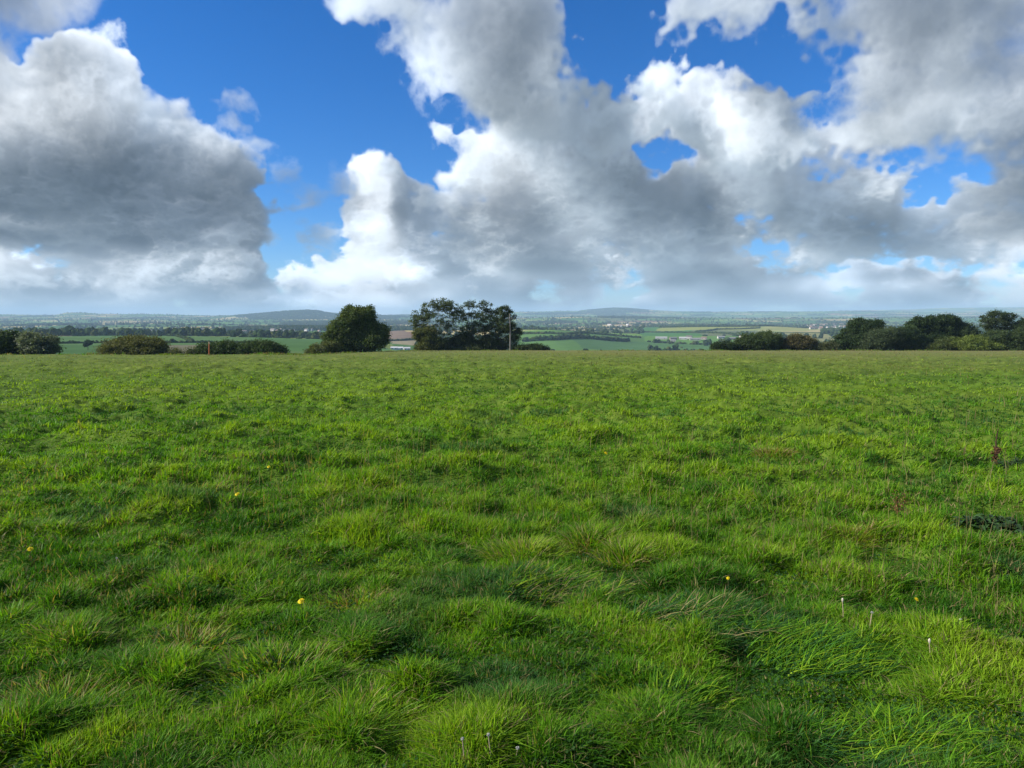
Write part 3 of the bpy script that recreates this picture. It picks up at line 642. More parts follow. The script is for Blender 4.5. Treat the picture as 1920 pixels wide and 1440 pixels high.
DK=(.022,.040,.012); DK2=(.040,.060,.018); OL=(.060,.068,.018); OL2=(.095,.088,.026)
def st(*p,r=.2,**k): return dict(p=p,r=r,**k)
GL='bushes along the left edge of the meadow'; GR='trees and bushes of the right hand hedge'
plant('bush','very dark green bush cut off by the left end of the field edge','bush',124,[(8,648,30,23),(-30,645,40,24),(38,655,14,13),(15,634,20,12)],(st((5,668,0),(8,640,0),r=.12),),green=DK,alt=DK2,seed=1,group=GL,core=.72)
plant('bush','greyish leafy bush with thin bare patches beside the very dark one','bush',123,[(72,650,28,18),(58,636,17,12),(90,640,14,13),(100,656,12,11)],(st((72,668,0),(70,640,0),r=.10),st((80,668,.3),(92,638,0),r=.08)),green=(.050,.068,.038),alt=(.085,.100,.065),seed=2,group=GL,density=.8,core=.45)
plant('bush','wide olive brown dome shaped bush left of the orange post','bush',122,[(252,656,56,16),(235,647,36,14),(270,647,36,13),(212,658,20,9),(296,658,20,9),(252,642,28,8)],(st((252,668,0),(250,646,0),r=.1),),leaf=.20,green=(.048,.056,.016),alt=(.074,.076,.022),seed=3,group=GL,core=.78)
plant('bramble','low straggling bramble between the olive bush and the orange post','bush',121,[(325,661,14,6),(345,660,14,7),(364,661,12,6)],leaf=.18,green=(.045,.060,.022),alt=(.075,.080,.030),seed=4,group=GL,density=.8)
plant('bush','dark bush just behind the orange post','bush',122,[(408,657,34,12),(425,651,24,9),(385,655,16,9),(440,658,20,9)],(st((410,668,0),(410,650,0),r=.08),),leaf=.22,green=DK,alt=DK2,seed=5,group=GL,core=.72)
plant('bush','dark rounded bush on the right of the pair by the orange post','bush',122,[(488,657,42,11),(480,649,26,8),(500,650,20,7),(520,660,16,7)],(st((488,668,0),(488,650,0),r=.08),),leaf=.22,green=DK,alt=DK2,seed=6,group=GL,core=.72)
plant('bush','low olive bush leaning against the left foot of the single tree','bush',147,[(602,656,22,10),(622,650,18,12),(588,660,14,7)],leaf=.24,green=(.042,.056,.016),alt=(.070,.075,.022),seed=7,core=.6)
plant('broadleaf_tree','single broad bushy tree standing alone left of the tall clump','tree',150,[(672,590,28,14),(690,583,14,8),(655,598,18,14),(645,615,26,18),(635,632,26,16),(672,612,26,18,.8),(695,620,20,16,.6),(712,622,15,16),(700,640,26,16),(668,640,34,20),(640,646,28,14),(618,640,12,10),(720,632,9,9),(690,600,16,12,.7),(660,582,12,8,.8)],
      (st((676,668,0),(676,640,0),(672,610,0),(676,582,0),r=.26),st((676,650,0),(650,625,-.5),(640,606,0),r=.15),st((678,645,0),(700,620,.5),(712,614,0),r=.15)),leaf=.27,green=(.032,.054,.014),alt=(.066,.084,.020),seed=8,density=1.,per=80)
GT='airy trees of the tall middle clump'
plant('ash_tree','tall airy pale stemmed tree on the left of the middle clump','tree',172,[(828,572,24,12,.9),(808,580,18,14,.7),(790,592,17,14,.8),(778,602,9,12,.8),(845,578,16,12,.7),(812,600,22,14,.45),(845,598,20,14,.45),(786,614,14,9,.6),(828,616,26,14,.5),(862,590,14,12,.5)],
      (st((820,666,0),(819,640,0),(818,610,0),(826,575,0),r=.20,c=(.26,.25,.22)),st((820,645,0),(834,625,.3),(846,590,0),r=.13,c=(.24,.23,.20)),st((819,632,0),(800,605,-.3),(788,592,0),r=.10,c=(.22,.21,.18)),st((824,655,.4),(828,630,.6),(838,610,.6),r=.10,c=(.24,.23,.2))),leaf=.25,green=(.030,.048,.016),alt=(.060,.074,.026),seed=9,group=GT,density=.42,per=34,cl_r=.47)
plant('ash_tree','dark airy tree in the centre of the middle clump','tree',174,[(885,572,13,8,.9),(872,582,14,10,.7),(910,574,12,10,1.1),(900,590,20,12,.6),(880,600,18,12,.45),(915,605,16,16,.9),(895,618,22,14,.8),(870,618,18,13,.6),(925,590,12,12,.8)],
      (st((888,666,0),(888,635,0),(884,600,0),(886,570,0),r=.17,c=(.20,.19,.165)),st((876,666,.2),(874,635,0),(866,608,0),(872,582,0),r=.12,c=(.24,.23,.20)),st((904,666,.3),(908,630,0),(912,574,0),r=.15)),leaf=.25,green=(.022,.038,.014),alt=(.045,.058,.020),seed=10,group=GT,density=.40,per=38,cl_r=.47)
plant('ash_tree','dark tree leaning out to the right at the end of the middle clump','tree',173,[(945,582,13,8,1.),(938,594,14,10,.8),(955,594,10,10,.8),(945,610,18,14,.9),(962,615,12,12,.9),(970,626,9,11,1.),(930,618,14,14,.9),(958,632,12,8,.8),(966,638,8,6,.7),(962,648,7,5,.6)],
      (st((932,666,0),(934,635,0),(942,605,0),(946,580,0),r=.17),st((934,645,0),(952,628,0),(968,624,0),r=.10),st((934,640,0),(926,615,.3),(930,600,.3),r=.09)),leaf=.25,green=(.022,.038,.014),alt=(.044,.058,.018),seed=11,group=GT,density=.5,per=44,cl_r=.47)
plant('bush','brownish green bush under the left tree of the middle clump','bush',170,[(800,630,20,15),(788,628,12,11),(812,645,22,13),(795,652,16,9)],leaf=.25,green=(.036,.050,.013),alt=(.070,.072,.018),seed=12,core=.55)
plant('hedge','dark hedge filling the feet of the middle clump','hedge',174,[(845,648,24,13),(870,640,20,14,.8),(890,649,22,12),(915,645,20,15),(935,648,16,12),(860,655,60,6),(820,656,30,5)],leaf=.25,green=(.026,.040,.014),alt=(.048,.058,.020),seed=13,core=.6)
plant('bush','low dark bush at the right foot of the utility pole','bush',172,[(1000,654,24,7),(975,654,16,6),(1018,655,14,5)],leaf=.22,green=(.020,.034,.011),alt=(.034,.048,.014),seed=14,core=.72)
plant('bush','small round dark bush at the left end of the right hand hedge','bush',172,[(1358,649,20,9),(1350,652,14,7),(1372,651,10,7)],leaf=.22,green=(.016,.030,.009),alt=(.028,.042,.013),seed=15,group=GR,core=.75)
plant('bush','broad round dark green bush second from the left of the right hand hedge','bush',175,[(1425,642,38,16),(1440,634,24,10),(1405,640,24,13),(1455,645,16,12),(1388,648,14,9)],leaf=.24,green=(.026,.044,.014),alt=(.044,.062,.020),seed=16,group=GR,core=.75)
plant('bush','reddish brown bush between the broad round bush and the dark trees','bush',174,[(1500,644,28,13),(1492,636,18,8),(1515,642,18,11),(1480,648,16,9)],leaf=.22,green=(.046,.047,.020),alt=(.068,.058,.026),seed=17,group=GR,core=.7)
plant('bush','low olive bush in the gap before the dark trees on the right','bush',173,[(1545,652,18,7),(1532,653,12,6),(1560,650,12,8)],leaf=.22,green=(.045,.056,.022),alt=(.070,.076,.030),seed=18,group=GR,core=.6)
plant('broadleaf_tree','dark rounded tree at the left end of the right hand trees','tree',176,[(1625,618,26,16),(1610,610,18,11),(1640,612,14,12),(1595,628,16,14),(1580,642,16,14),(1610,640,28,18),(1572,650,10,9)],(st((1615,668,0),(1615,630,0),(1620,608,0),r=.22),),green=(.018,.034,.011),alt=(.030,.047,.015),seed=19,group=GR,core=.78)
plant('bush','dark grey green rounded bush in front of the leftmost dark tree on the right','bush',172,[(1650,640,28,20),(1668,628,24,15),(1635,648,20,12),(1640,630,16,12)],leaf=.22,green=(.030,.046,.020),alt=(.046,.062,.028),seed=20,group=GR,core=.78)
plant('bush','dark upright rounded bush between the two tallest dark trees on the right','bush',172,[(1706,638,26,22),(1700,626,20,14),(1722,642,18,16),(1688,648,14,12)],leaf=.22,green=(.022,.040,.014),alt=(.036,.054,.018),seed=21,group=GR,core=.78)
plant('broadleaf_tree','broad black green tree in the middle of the right hand trees','tree',178,[(1722,608,20,12),(1745,604,22,10),(1772,604,22,12),(1788,612,14,14),(1760,622,34,20),(1725,622,22,18),(1745,642,40,18),(1785,632,16,18)],(st((1755,668,0),(1755,630,0),(1760,606,0),r=.25),),green=(.015,.029,.009),alt=(.026,.042,.013),seed=22,group=GR,core=.8)
plant('bush','rounded grey green treetop between the black green tree and the airy tree','bush',177,[(1808,620,20,14),(1800,632,22,14),(1822,628,14,12)],leaf=.22,green=(.030,.048,.018),alt=(.045,.064,.024),seed=23,group=GR,core=.75)
plant('bush','low olive green bush at the foot of the black green tree','bush',170,[(1765,648,20,10),(1752,652,12,7),(1782,644,14,11)],leaf=.2,green=(.038,.054,.014),alt=(.060,.074,.020),seed=24,group=GR,core=.7)
plant('bush','yellow green bush, the brightest one of the right hand hedge','bush',169,[(1820,648,30,12),(1800,646,20,11),(1838,642,18,11),(1860,651,22,8),(1822,638,14,7)],leaf=.2,green=(.062,.088,.016),alt=(.105,.130,.026),seed=25,group=GR,core=.7)
plant('ash_tree','airy open crowned tree standing above the bushes at the right','tree',180,[(1870,592,18,9,.9),(1888,598,14,10,.8),(1852,600,14,10,.7),(1868,606,26,10,.5),(1848,612,10,8,.7),(1890,612,14,9,.6),(1868,618,16,8,.4)],(st((1870,668,0),(1869,635,0),(1868,612,0),(1872,590,0),r=.16),st((1869,630,0),(1854,606,0),r=.09),st((1869,626,0),(1888,604,0),r=.09)),leaf=.25,green=(.022,.036,.014),alt=(.038,.052,.020),seed=26,group=GR,density=.65,per=54,cl_r=.55)
plant('bush','dark bush filling the bottom right end of the hedge','bush',172,[(1900,642,34,18),(1870,634,24,13),(1930,636,30,24),(1895,652,34,10)],leaf=.24,green=(.022,.038,.012),alt=(.040,.056,.018),seed=27,group=GR,core=.78)
plant('broadleaf_tree','dark tree cut off by the right end of the hedge','tree',178,[(1915,620,18,14),(1935,615,26,18),(1905,630,14,10)],(st((1925,668,0),(1925,625,0),r=.2),),green=(.017,.031,.010),alt=(.028,.044,.014),seed=28,group=GR,core=.75)
# utility pole, posts
Y=171.; X0=at(956.5,Y); z0=float(ground_z(X0,Y)); po=empty('utility_pole',(X0,Y,z0)); tag(po,'slim grey wooden utility pole in front of the right tree of the clump','pole')
hz=EYE+px_dir(956,588)[2]/px_dir(956,588)[1]*Y-z0
m=MB(); m.tube([(0,0,-1),(.04,0,hz*.5),(-.10,0,hz)],[.17,.15,.12],10,(.20,.185,.16)); m.build('shaft',M_WOOD,po)
m=MB(); m.box((-.62,-.24,hz-1.25),(.50,-.14,hz-1.12),(.17,.155,.13)); m.build('crossarm',M_WOOD,po)
for u in (-.52,-.08,.40):
    m=MB(); m.tube([(u,-.19,hz-1.12),(u,-.19,hz-1.02),(u,-.19,hz-.96),(u,-.19,hz-.90)],[.025,.06,.045,.03],8,(.35,.33,.30)); m.build('insulator',M_PAINT,po)
Y=112.; X0=at(390.5,Y); z0=float(ground_z(X0,Y)); po=empty('marker_post',(X0,Y,z0)); tag(po,'thin orange marker post standing at the left edge of the meadow','post')
hz=EYE+px_dir(391,641)[2]/px_dir(391,641)[1]*Y-z0
m=MB(); m.tube([(0,0,-.3),(.03,0,hz*.5),(.09,0,hz*.98),(.09,0,hz)],[.075,.075,.07,.045],10,(.50,.14,.05)); m.build('shaft',M_PAINT,po)
m=MB(); m.tube([(.088,0,hz*.86),(.09,0,hz*.985),(.09,0,hz+.012)],[.085,.085,.055],10,(.55,.38,.25)); m.build('cap',M_PAINT,po)
for c,row,Yp,l in ((605,650,146,'thin pale stake in front of the low olive bush'),(1003,655,170,None)):
    if l is None: continue
    X0=at(c,Yp); z0=float(ground_z(X0,Yp)); h=EYE+px_dir(c,row)[2]/px_dir(c,row)[1]*Yp-z0
    m=MB(); m.tube([(0,0,-.3),(.03,0,h*.6),(0,0,h)],[.06,.06,.05],8,(.24,.22,.19)); m.tube([(0,0,h-.02),(0,0,h+.03)],[.065,.03],8,(.2,.18,.16)); o=m.build('fence_stake',M_WOOD,loc=(X0,Yp,z0)); tag(o,l,'post')
# ---------------------------------------------------------------- grass
def turf_z(x,y): return ground_z(x,y)+lumps(x,y)
PAL=dict(deep=(.040,.132,.010),mid=(.112,.268,.012),yel=(.222,.350,.018),blue=(.040,.125,.034),straw=(.32,.27,.12),rust=(.20,.13,.04))
PAL={k:np.array(v) for k,v in PAL.items()}
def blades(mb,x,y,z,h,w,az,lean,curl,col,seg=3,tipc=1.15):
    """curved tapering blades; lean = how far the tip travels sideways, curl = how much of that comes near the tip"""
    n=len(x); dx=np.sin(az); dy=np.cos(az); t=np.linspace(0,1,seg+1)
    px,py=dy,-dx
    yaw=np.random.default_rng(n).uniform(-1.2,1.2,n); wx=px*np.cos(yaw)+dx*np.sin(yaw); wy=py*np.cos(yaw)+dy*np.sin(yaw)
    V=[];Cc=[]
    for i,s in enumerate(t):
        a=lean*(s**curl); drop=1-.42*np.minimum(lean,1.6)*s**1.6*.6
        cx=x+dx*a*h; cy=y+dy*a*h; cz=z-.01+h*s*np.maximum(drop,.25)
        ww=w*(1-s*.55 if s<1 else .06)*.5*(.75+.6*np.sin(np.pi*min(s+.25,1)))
        V.append(np.stack([cx-wx*ww,cy-wy*ww,cz],1)); 
        if i<seg: V.append(np.stack([cx+wx*ww,cy+wy*ww,cz],1))
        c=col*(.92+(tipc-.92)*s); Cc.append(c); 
        if i<seg: Cc.append(c)
    k=2*seg+1; v=np.stack(V,1).reshape(-1,3); c=np.stack(Cc,1).reshape(-1,3); b=np.arange(n)[:,None]*k
    q=[b+np.array([[2*i,2*i+1,2*i+3,2*i+2]]) for i in range(seg-1)]
    if q: mb.add(v,np.concatenate(q),c); mb.f.setdefault(3,[]).append(b+np.array([[2*seg-2,2*seg-1,2*seg]])+mb.n-len(v))
    else: mb.add(v,b+np.array([[0,1,2]]),c)
def turf_colour(x,y,rng):  # grass patches by noise, with light and shade put into the tint
    n=len(x); a=vn(x,y,.46,11)*.35+.35*ss(10,30,np.hypot(x,y))*vn(x*.35,y,1.2,81)+.32*ss(8,30,np.hypot(x,y))*vn(x,y,15.,83)+vn(x,y,.9,51)*.25+vn(x,y,.3,52)*.35+vn(x,y,6.,53)*(.15+.3*ss(8,20,np.hypot(x,y)))+rng.standard_normal(n)*(.42-.32*ss(6,25,np.hypot(x,y)))+.5*ss(5,14,np.hypot(x,y))*vn(x*.62,y,.72,17)+.4*ss(14,40,np.hypot(x,y))*vn(x*.5,y,1.7,18)-.34*(1-ss(3,9,np.hypot(x,y)))  # shared relief noise: crests yellower as if lit, hollows darker as if shaded
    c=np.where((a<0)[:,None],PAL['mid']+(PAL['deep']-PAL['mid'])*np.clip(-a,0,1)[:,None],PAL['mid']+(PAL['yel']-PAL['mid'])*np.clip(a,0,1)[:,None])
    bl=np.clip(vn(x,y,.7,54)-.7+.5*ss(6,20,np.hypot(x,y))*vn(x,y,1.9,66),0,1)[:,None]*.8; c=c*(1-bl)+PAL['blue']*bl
    r=np.hypot(x,y); dry=np.clip(.085*(1-ss(6,14,r))+.03+.05*ss(14,60,r)+.55*ss(25,160,r)+.38*ss(-8,40,x)*ss(12,60,r)+.10*np.clip(vn(x,y,.6,55)-.6,0,1.5),0,.6)
    far=ss(8,30,r); m=(rng.random(n)<dry)*(1-far)+far*np.clip(dry*(1+.8*vn(x,y,1.3,67)+.5*rng.standard_normal(n)),0,.85)
    c=c*(1-m[:,None])+m[:,None]*PAL['straw']*np.where(far>.5,.72,rng.uniform(.5,1.,n))[:,None]
    return c*(1+rng.uniform(-.25,.25,n)*(1-.6*far))[:,None]*(1-.05*ss(15,50,r))[:,None]
rng=np.random.default_rng(101)
NB=int(GRASS_N); 
# more blades per square metre near by, thinning with distance
u=rng.random(NB); r0,r1=1.7,172.; p=-1.02
rad=(r0**p+u*(r1**p-r0**p))**(1/p); aa=rng.uniform(R(-47),R(47),NB)
# and all round the viewer's feet
n2=int(NB*.42); u=rng.random(n2); p=-.55; rad2=(.8**p+u*(45.**p-.8**p))**(1/p); aa2=np.where(rng.random(n2)<.8,rng.uniform(R(47),R(84),n2)*np.where(rng.random(n2)<.5,1,-1),rng.uniform(R(84),R(276),n2))
n3=int(NB*.02); rad3=np.sqrt(rng.uniform(.2**2,1.75**2,n3)); aa3=rng.uniform(R(-47),R(47),n3)
rad=np.concatenate([rad,rad2,rad3]); aa=np.concatenate([aa,aa2,aa3]); NB0=NB; NB=len(rad)
x=rad*np.sin(aa); y=rad*np.cos(aa)
tuft=vn(x,y,.27,12); tall=vn(x,y,.46,11); gap=vn(x,y,.42,58)
nr_=1-.35*(1-ss(3.5,7,rad)); h=(.064+nr_*(.020*np.clip(tall,-1,2)+.018*np.clip(np.abs(tuft),0,2)))*(1+rng.uniform(-.62,.5,NB)*(1-.6*ss(8,25,rad)))
h*=1-.55*ss(.7,1.4,-gap); h*=1-.35*ss(6,14,rad)*ss(.5,1.3,-vn(x*.62,y,.72,17))
h=np.clip(h,.03,.24)*(1+.25*ss(25,90,rad))
wdt=np.maximum(.0072,rad*.00115)*rng.uniform(.55,1.5,NB)*np.where(np.arange(NB)<NB0,1.,1.6)
wind=R(62)+1.1*vn(x,y,.55,56)+.8*vn(x,y,.22,57); az_=wind+rng.normal(0,1.7,NB)
lean=np.clip(np.abs(rng.normal(.55,.38,NB))+.25*np.clip(vn(x,y,.4,59),0,2),.05,1.7)
fall=rng.random(NB)<.16; lean=np.where(fall,rng.uniform(1.1,1.9,NB),lean); az_=np.where(fall,rng.uniform(0,6.3,NB),az_)
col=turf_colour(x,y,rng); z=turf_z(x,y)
mb=MB()
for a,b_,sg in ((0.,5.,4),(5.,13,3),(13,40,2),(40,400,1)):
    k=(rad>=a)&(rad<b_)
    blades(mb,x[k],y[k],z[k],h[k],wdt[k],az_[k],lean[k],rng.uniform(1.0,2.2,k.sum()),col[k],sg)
# rank grass left standing along the far edge
n=26000; cx_=rng.uniform(-250,2150,n); yy=ridge_y(cx_)+rng.normal(-1.5,4.5,n); x=(cx_-960)/F_PX*yy; y=yy; k=(vn(x,y,7.,91)+.6*vn(x,y,2.2,92)>.1); x,y=x[k],y[k]; n=len(x)
hh=(.16+.16*np.clip(vn(x,y,3.,93),-.5,1.6))*rng.uniform(.6,1.3,n); q=rng.random((n,1))
blades(mb,x,y,turf_z(x,y),hh,rng.uniform(.06,.13,n),rng.uniform(0,6.3,n),rng.uniform(.1,.6,n),np.full(n,1.6),np.where(q<.5,PAL['straw']*.62,PAL['mid']*.8)*rng.uniform(.7,1.2,(n,1)),2)
# low clover and dandelion leaves in the hollows
n=int(NB0*.05); u=rng.random(n); rad=(1.9**-1+u*(14**-1.-1.9**-1.))**-1; aa=rng.uniform(R(-45),R(45),n); x=rad*np.sin(aa); y=rad*np.cos(aa); k=(vn(x,y,.42,58)<-.55)|(vn(x,y,.8,73)>1.0); x,y,rad=x[k],y[k],rad[k]; n=len(x)
mb.leaves(np.stack([x,y,turf_z(x,y)+rng.uniform(.015,.06,n)],1),np.maximum(.018,rad*.0022),rng,np.array((.030,.085,.018))*rng.uniform(.6,1.5,(n,1)),up=1.2,asp=.8)
# tall thin seed stems scattered through it
n=int(NB0*.004); u=rng.random(n); rad=(2.2**-.5+u*(172**-.5-2.2**-.5))**-2; aa=rng.uniform(R(-45),R(45),n); x=rad*np.sin(aa); y=rad*np.cos(aa); k=vn(x,y,9,71)+.6*ss(40,140,rad)+.5*ss(5,40,x)>.25
x,y,rad=x[k],y[k],rad[k]; n=len(x)
blades(mb,x,y,turf_z(x,y),rng.uniform(.18,.38,n),np.maximum(.0026,rad*.0006),rng.uniform(0,6.3,n),rng.uniform(.05,.4,n),np.full(n,2.),PAL['straw']*rng.uniform(.5,.9,(n,1)),3)
o=mb.build('meadow_grass',M_GRASS); tag(o,'rough green pasture grass with pale seed stems covering the whole meadow','grass',kind='stuff')
# ---------------------------------------------------------------- tussocks one can point at
def tussock(label,c,row,rw,hgt,n,cols,seed,lay=None,spread=1.1,wid=.0068):
    rw*=.85; hgt*=.88; rng=np.random.default_rng(seed); X0,Y0=hit(c,row,.06); z0=float(turf_z(X0,Y0)); mb=MB()
    a=rng.uniform(0,6.283,n); q=np.sqrt(rng.random(n)); px=np.cos(a)*q*rw; py=np.sin(a)*q*rw*.75
    out=np.arctan2(px,py); az=out+rng.normal(0,.7,n) if lay is None else lay+rng.normal(0,.95,n)
    hh=hgt*rng.uniform(.5,1.25,n)*(1-.35*q); ln=np.clip(rng.normal(spread,.35,n)*(.35+.8*q if lay is None else 1.),.08,1.9)
    cc=np.array([PAL[k] for k in cols])[rng.integers(0,len(cols),n)]*rng.uniform(.7,1.3,(n,1))
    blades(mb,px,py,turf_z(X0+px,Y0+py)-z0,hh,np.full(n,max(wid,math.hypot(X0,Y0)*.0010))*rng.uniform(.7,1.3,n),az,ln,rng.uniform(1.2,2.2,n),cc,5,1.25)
    o=mb.build('grass_tussock',M_GRASS,loc=(X0,Y0,z0)); tag(o,label,'tussock',group='grass tussocks standing out of the turf'); return o
TUSS=[('yellowing tussock low at the left edge of the near grass',112,1310,.30,0.172,900,('yel','yel','straw','mid','rust'),None),
 ('tussock with dark hanging blades under the bright crest at the near left',135,1180,.34,0.156,800,('mid','yel','deep','straw'),None),
 ('brownish orange tussock left of the nearest dandelion',350,1205,.30,0.156,900,('yel','rust','mid','straw','deep'),None),
 ('wide yellow green tussock below the nearest dandelion',520,1235,.42,0.148,1100,('yel','mid','straw','mid'),None),
 ('dry pale orange tussock up and right of the nearest dandelion',665,1120,.30,0.133,700,('yel','straw','rust','mid'),None),
 ('straw coloured tussock on the low mound in the middle of the near grass',985,1022,0.36,0.19,1360,('straw','yel','mid','yel'),None),
 ('pale tussock at the right shoulder of the middle mound',1105,1005,0.32,0.19,1020,('straw','yel','mid'),None),
 ('small pale tussock on the right slope of the middle mound',1170,1035,0.24,0.19,765,('straw','yel','mid'),None),
 ('large tussock of long arching grey green blades on the front of the middle mound',1050,1095,.52,0.203,1900,('mid','straw','yel','blue','deep'),R(110)),
 ('swathe of long bluish blades lying flat right of the middle mound',1310,1150,.50,0.211,1700,('blue','blue','mid','deep','straw'),R(100)),
 ('big swept tussock of dark green blades leaning right of centre',1530,1215,.50,0.211,1700,('deep','mid','blue','mid','yel'),R(85)),
 ('green tussock with a dark hollow under it low right of centre',1230,1290,.36,0.156,900,('mid','yel','deep'),None),
 ('golden brown dry tussock upper right of the near grass',1590,992,0.40,0.19,1530,('straw','rust','yel','yel','mid'),None),
 ('small rusty brown tussock in the middle distance on the right',1450,842,.34,0.156,500,('rust','straw','yel'),None),
 ('messy tussock of mixed straw and green blades left of the bottom middle',655,1315,.46,0.156,1300,('mid','yel','straw','deep'),None),
 ('bright green long bladed tussock at the bottom right corner',1660,1400,.42,0.195,1200,('mid','mid','yel','blue'),R(100))]
for i,(l,c,row,rw,hg,n,cols,lay) in enumerate(TUSS): tussock(l,c,row,rw,hg,n,cols,300+i,lay)
# ---------------------------------------------------------------- flowers and stalks
def dandelion(label,c,row,size,seed,stem=.11,tilt=(.3,-.5)):
    rng=np.random.default_rng(seed); X0,Y0=hit(c,row,stem*.9); z0=float(turf_z(X0,Y0)); h=stem; root=empty('dandelion',(X0,Y0,z0)); tag(root,label,'flower',group='yellow dandelions in the grass')
    m=MB(); m.tube([(0,0,-.01),(.004,0,h*.5),(0,0,h)],[.0022,.002,.0022],6,(.12,.13,.04)); m.build('stem',M_WEED,root)
    m=MB(); nrm=np.array([tilt[0],tilt[1],1.]); nrm/=np.linalg.norm(nrm); e1=np.cross(nrm,[0,1,0.]); e1/=np.linalg.norm(e1); e2=np.cross(nrm,e1)
    for ring,(rr_,lift,k) in enumerate(((1.,.10,26),(.78,.22,22),(.52,.34,16),(.28,.42,10))):
        for j in range(k):
            a=(j+rng.uniform(-.2,.2)+.5*ring)*2*math.pi/k; d=e1*math.cos(a)+e2*math.sin(a); s=np.cross(nrm,d); L=size*.5*rr_*rng.uniform(.9,1.08); wv=size*.060
            o=np.array([0,0,h]); b0=o+d*size*.03; b1=o+d*L*.65+nrm*size*(lift*.9); b2=o+d*L+nrm*size*lift*.85
            m.add([b0-s*wv*.4,b0+s*wv*.4,b1+s*wv,b1-s*wv,b2+s*wv*.6,b2-s*wv*.6],[(0,1,2,3),(3,2,4,5)],np.array((.80,.66,.015))*rng.uniform(.88,1.08))
    m.build('flower_head',M_WEED,root); return root
for i,(c,row,sz,l) in enumerate(((565,1132,.040,'nearest yellow dandelion, left of the middle'),(57,1034,.040,'yellow dandelion near the left edge of the picture'),(445,931,.044,'small yellow dandelion farther off on the left'),(1718,1128,.028,'yellow dandelion half hidden in grass on the right'),(1365,1089,.024,'yellow dandelion above the flattened bluish swathe'),(1136,853,.05,'farthest yellow dandelion, up in the middle of the meadow'),(504,878,.04,'tiny pale yellow dandelion left of the middle in the half distance'))):
    dandelion(l,c,row,sz,500+i,stem=.12+.02*(i%3),tilt=(.35 if i%2 else -.2,-.55))
def stalk(label,c,row_top,row_bot,seed,head='tip',colr=(.45,.36,.24)):
    rng=np.random.default_rng(seed); X0,Y0=hit(c,row_bot,.03); z0=float(turf_z(X0,Y0)); h=max(EYE+px_dir(c,row_top)[2]/px_dir(c,row_top)[1]*Y0-z0,.08)
    root=empty('seed_stalk',(X0,Y0,z0)); tag(root,label,'stalk',group='pale seed stalks in the near grass')
    m=MB(); b=rng.uniform(-.02,.02); m.tube([(0,0,-.02),(b*.4,0,h*.5),(b,0,h)],[.0030,.0026,.0022],6,colr); m.build('stem',M_WEED,root)
    m=MB()
    if head=='tip': m.tube([(b,0,h-.002),(b,0,h+.008),(b,0,h+.016),(b,0,h+.022)],[.003,.0065,.006,.002],8,(.62,.56,.46))
    else:
        d=rng.standard_normal((60,3)); d/=np.linalg.norm(d,axis=1)[:,None]; d[:,2]*=.8
        for q in d: m.tube([np.array([b,0,h+.006])+q*.002,np.array([b,0,h+.006])+q*.0075],[.0005,.001],3,(.60,.59,.55))
    m.build('seed_head',M_WEED,root)
for i,(c,a,b_,hd_,l) in enumerate(((1582,1128,1162,'tip','bare pinkish seed stalk standing right of the big swept tussock'),(1629,1150,1185,'fluff','pale seed stalk with a small white head next to the pinkish one'),(872,1388,1436,'fluff','left one of two pale stalks at the bottom edge'),(922,1380,1432,'fluff','right one of two pale stalks at the bottom edge'),(1745,1205,1235,'tip','thin upright stalk in the grass at the right'),(1805,1163,1180,'fluff','short white headed stalk near the right edge'),(965,1405,1430,'fluff','short white headed stalk at the bottom middle'),(218,1048,1062,'fluff','small white clover head in the grass on the left'),(357,735,755,'tip','far pale stalk alone in the grass on the left'))): stalk(l,c,a,b_,600+i,hd_)
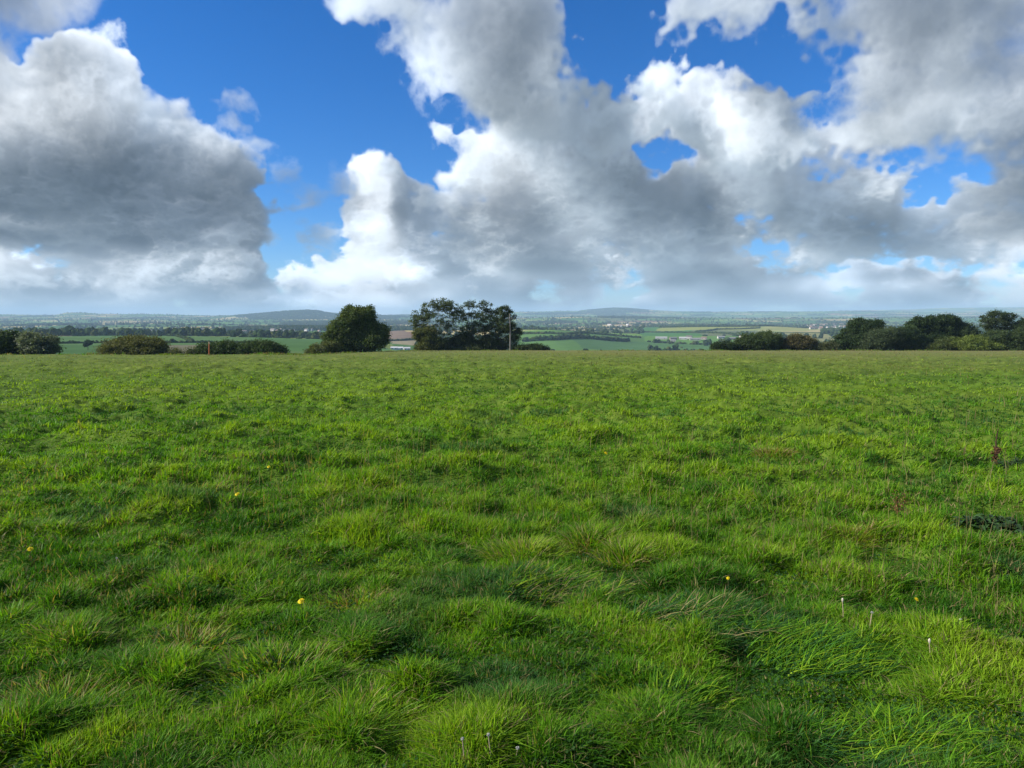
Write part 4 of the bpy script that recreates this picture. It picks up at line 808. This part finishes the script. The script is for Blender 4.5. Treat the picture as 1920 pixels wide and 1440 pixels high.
def weed(name,label,c,row,seed,h,kind):
    rng=np.random.default_rng(seed); X0,Y0=hit(c,row,.03); z0=float(turf_z(X0,Y0)); root=empty(name,(X0,Y0,z0)); tag(root,label,'weed')
    m=MB()
    if kind=='stem':
        q=np.array([(0,0,-.03),(.008,0,h*.3),(-.008,0,h*.62),(.012,0,h)]); m.tube(q,[.012,.011,.009,.005],6,(.075,.045,.028))
        for k in range(9):
            t=rng.uniform(.45,.97); p=np.array([0,0,h*t]); d=rng.uniform(-1,1,3)*np.array([1,1,.3])+np.array([0,0,1.1]); m.tube([p,p+d*h*.06,p+d*h*.10+np.array([0,0,.01])],[.003,.003,.001],5,(.10,.055,.03))
        m.build('stem',M_WEED,root); m=MB(); n=140; t=rng.uniform(.03,.5,n); m.leaves(np.stack([rng.normal(0,.025,n),rng.normal(0,.025,n),h*t],1),.05,rng,np.array((.12,.06,.03))*rng.uniform(.6,1.5,(n,1))); m.build('withered_leaf',M_WEED,root)
    elif kind=='rust':
        for k in range(5):
            b=rng.uniform(-.07,.07,2); m=MB(); m.tube([(b[0]*.4,b[1]*.4,-.02),(b[0]*.8,b[1],h*.5),(b[0]*1.3,b[1]*1.2,h*rng.uniform(.7,1.))],[.004,.0035,.002],5,(.15,.07,.03)); m.build('stem',M_WEED,root)
        m=MB(); n=320; a=rng.uniform(0,1,n); m.leaves(np.stack([rng.normal(0,.055,n),rng.normal(0,.05,n),h*(.25+.75*a)],1),.016,rng,np.array((.17,.075,.03))*rng.uniform(.5,1.5,(n,1))); m.build('seed_head',M_WEED,root)
    else: # broad dark leaves, drooping
        n=kind; 
        for k in range(n):
            a=rng.uniform(0,6.283); q=math.sqrt(rng.random()); bx,by=math.cos(a)*q*h*1.6,math.sin(a)*q*h*.7; L=rng.uniform(.07,.15); d=rng.uniform(0,6.283); dv=np.array([math.cos(d),math.sin(d),0]); s=np.array([-dv[1],dv[0],0]); zz=h*rng.uniform(.25,.95)*(1-.5*q); wv=L*rng.uniform(.13,.2)
            t=np.linspace(0,1,6); V=[]
            for u in t:
                cpt=np.array([bx,by,zz])+dv*L*u+np.array([0,0,L*(.45*u-.75*u*u)]); ww=wv*math.sin(math.pi*(.08+.92*u)**.8)
                V+= [cpt-s*ww+np.array([0,0,ww*.35]),cpt,cpt+s*ww+np.array([0,0,ww*.35])]
            F=[(3*i+j,3*i+j+1,3*i+j+4,3*i+j+3) for i in range(5) for j in (0,1)]
            m.add(V,F,np.array((.030,.070,.018))*rng.uniform(.6,1.5))
        m.build('leaf_clump',M_WEED,root); m=MB()
        for k in range(14):
            b=rng.uniform(-1,1,2)*np.array([h*1.3,h*.5]); m.tube([(b[0],b[1],-.02),(b[0]*1.04,b[1],h*.4),(b[0]*1.05,b[1],h*.8)],[.004,.0035,.002],5,(.05,.06,.025))
        m.build('stem',M_WEED,root)
weed('dock_stem','tall thin dead brown stem standing near the right edge',1866,868,700,.50,'stem')
weed('thistle','dark withered thistle cut off by the right edge of the picture',1905,872,701,.16,60)
weed('dock_stem','rusty brown seeding dock rising from the grass on the right',1686,968,702,.26,'rust')
weed('nettle_patch','dark drooping nettle leaves sunk in the grass near the right edge',1850,985,703,.15,120)
weed('nettle_patch','bluish dark leafy weed right beside the nettles at the right edge',1910,1000,704,.14,60)
# ---------------------------------------------------------------- the air between here and the far hills
g=NG('haze_air'); v=g.n('ShaderNodeVolumePrincipled'); v.inputs['Color'].default_value=(.50,.72,1.0,1); v.inputs['Density'].default_value=HAZE; v.inputs['Anisotropy'].default_value=0.0
g.l(v.outputs[0],g.out.inputs['Volume'])
m=MB(); m.box((-18500,-18500,-78),(18500,18500,150.))
o=m.build('haze',g.m); tag(o,kind='stuff')
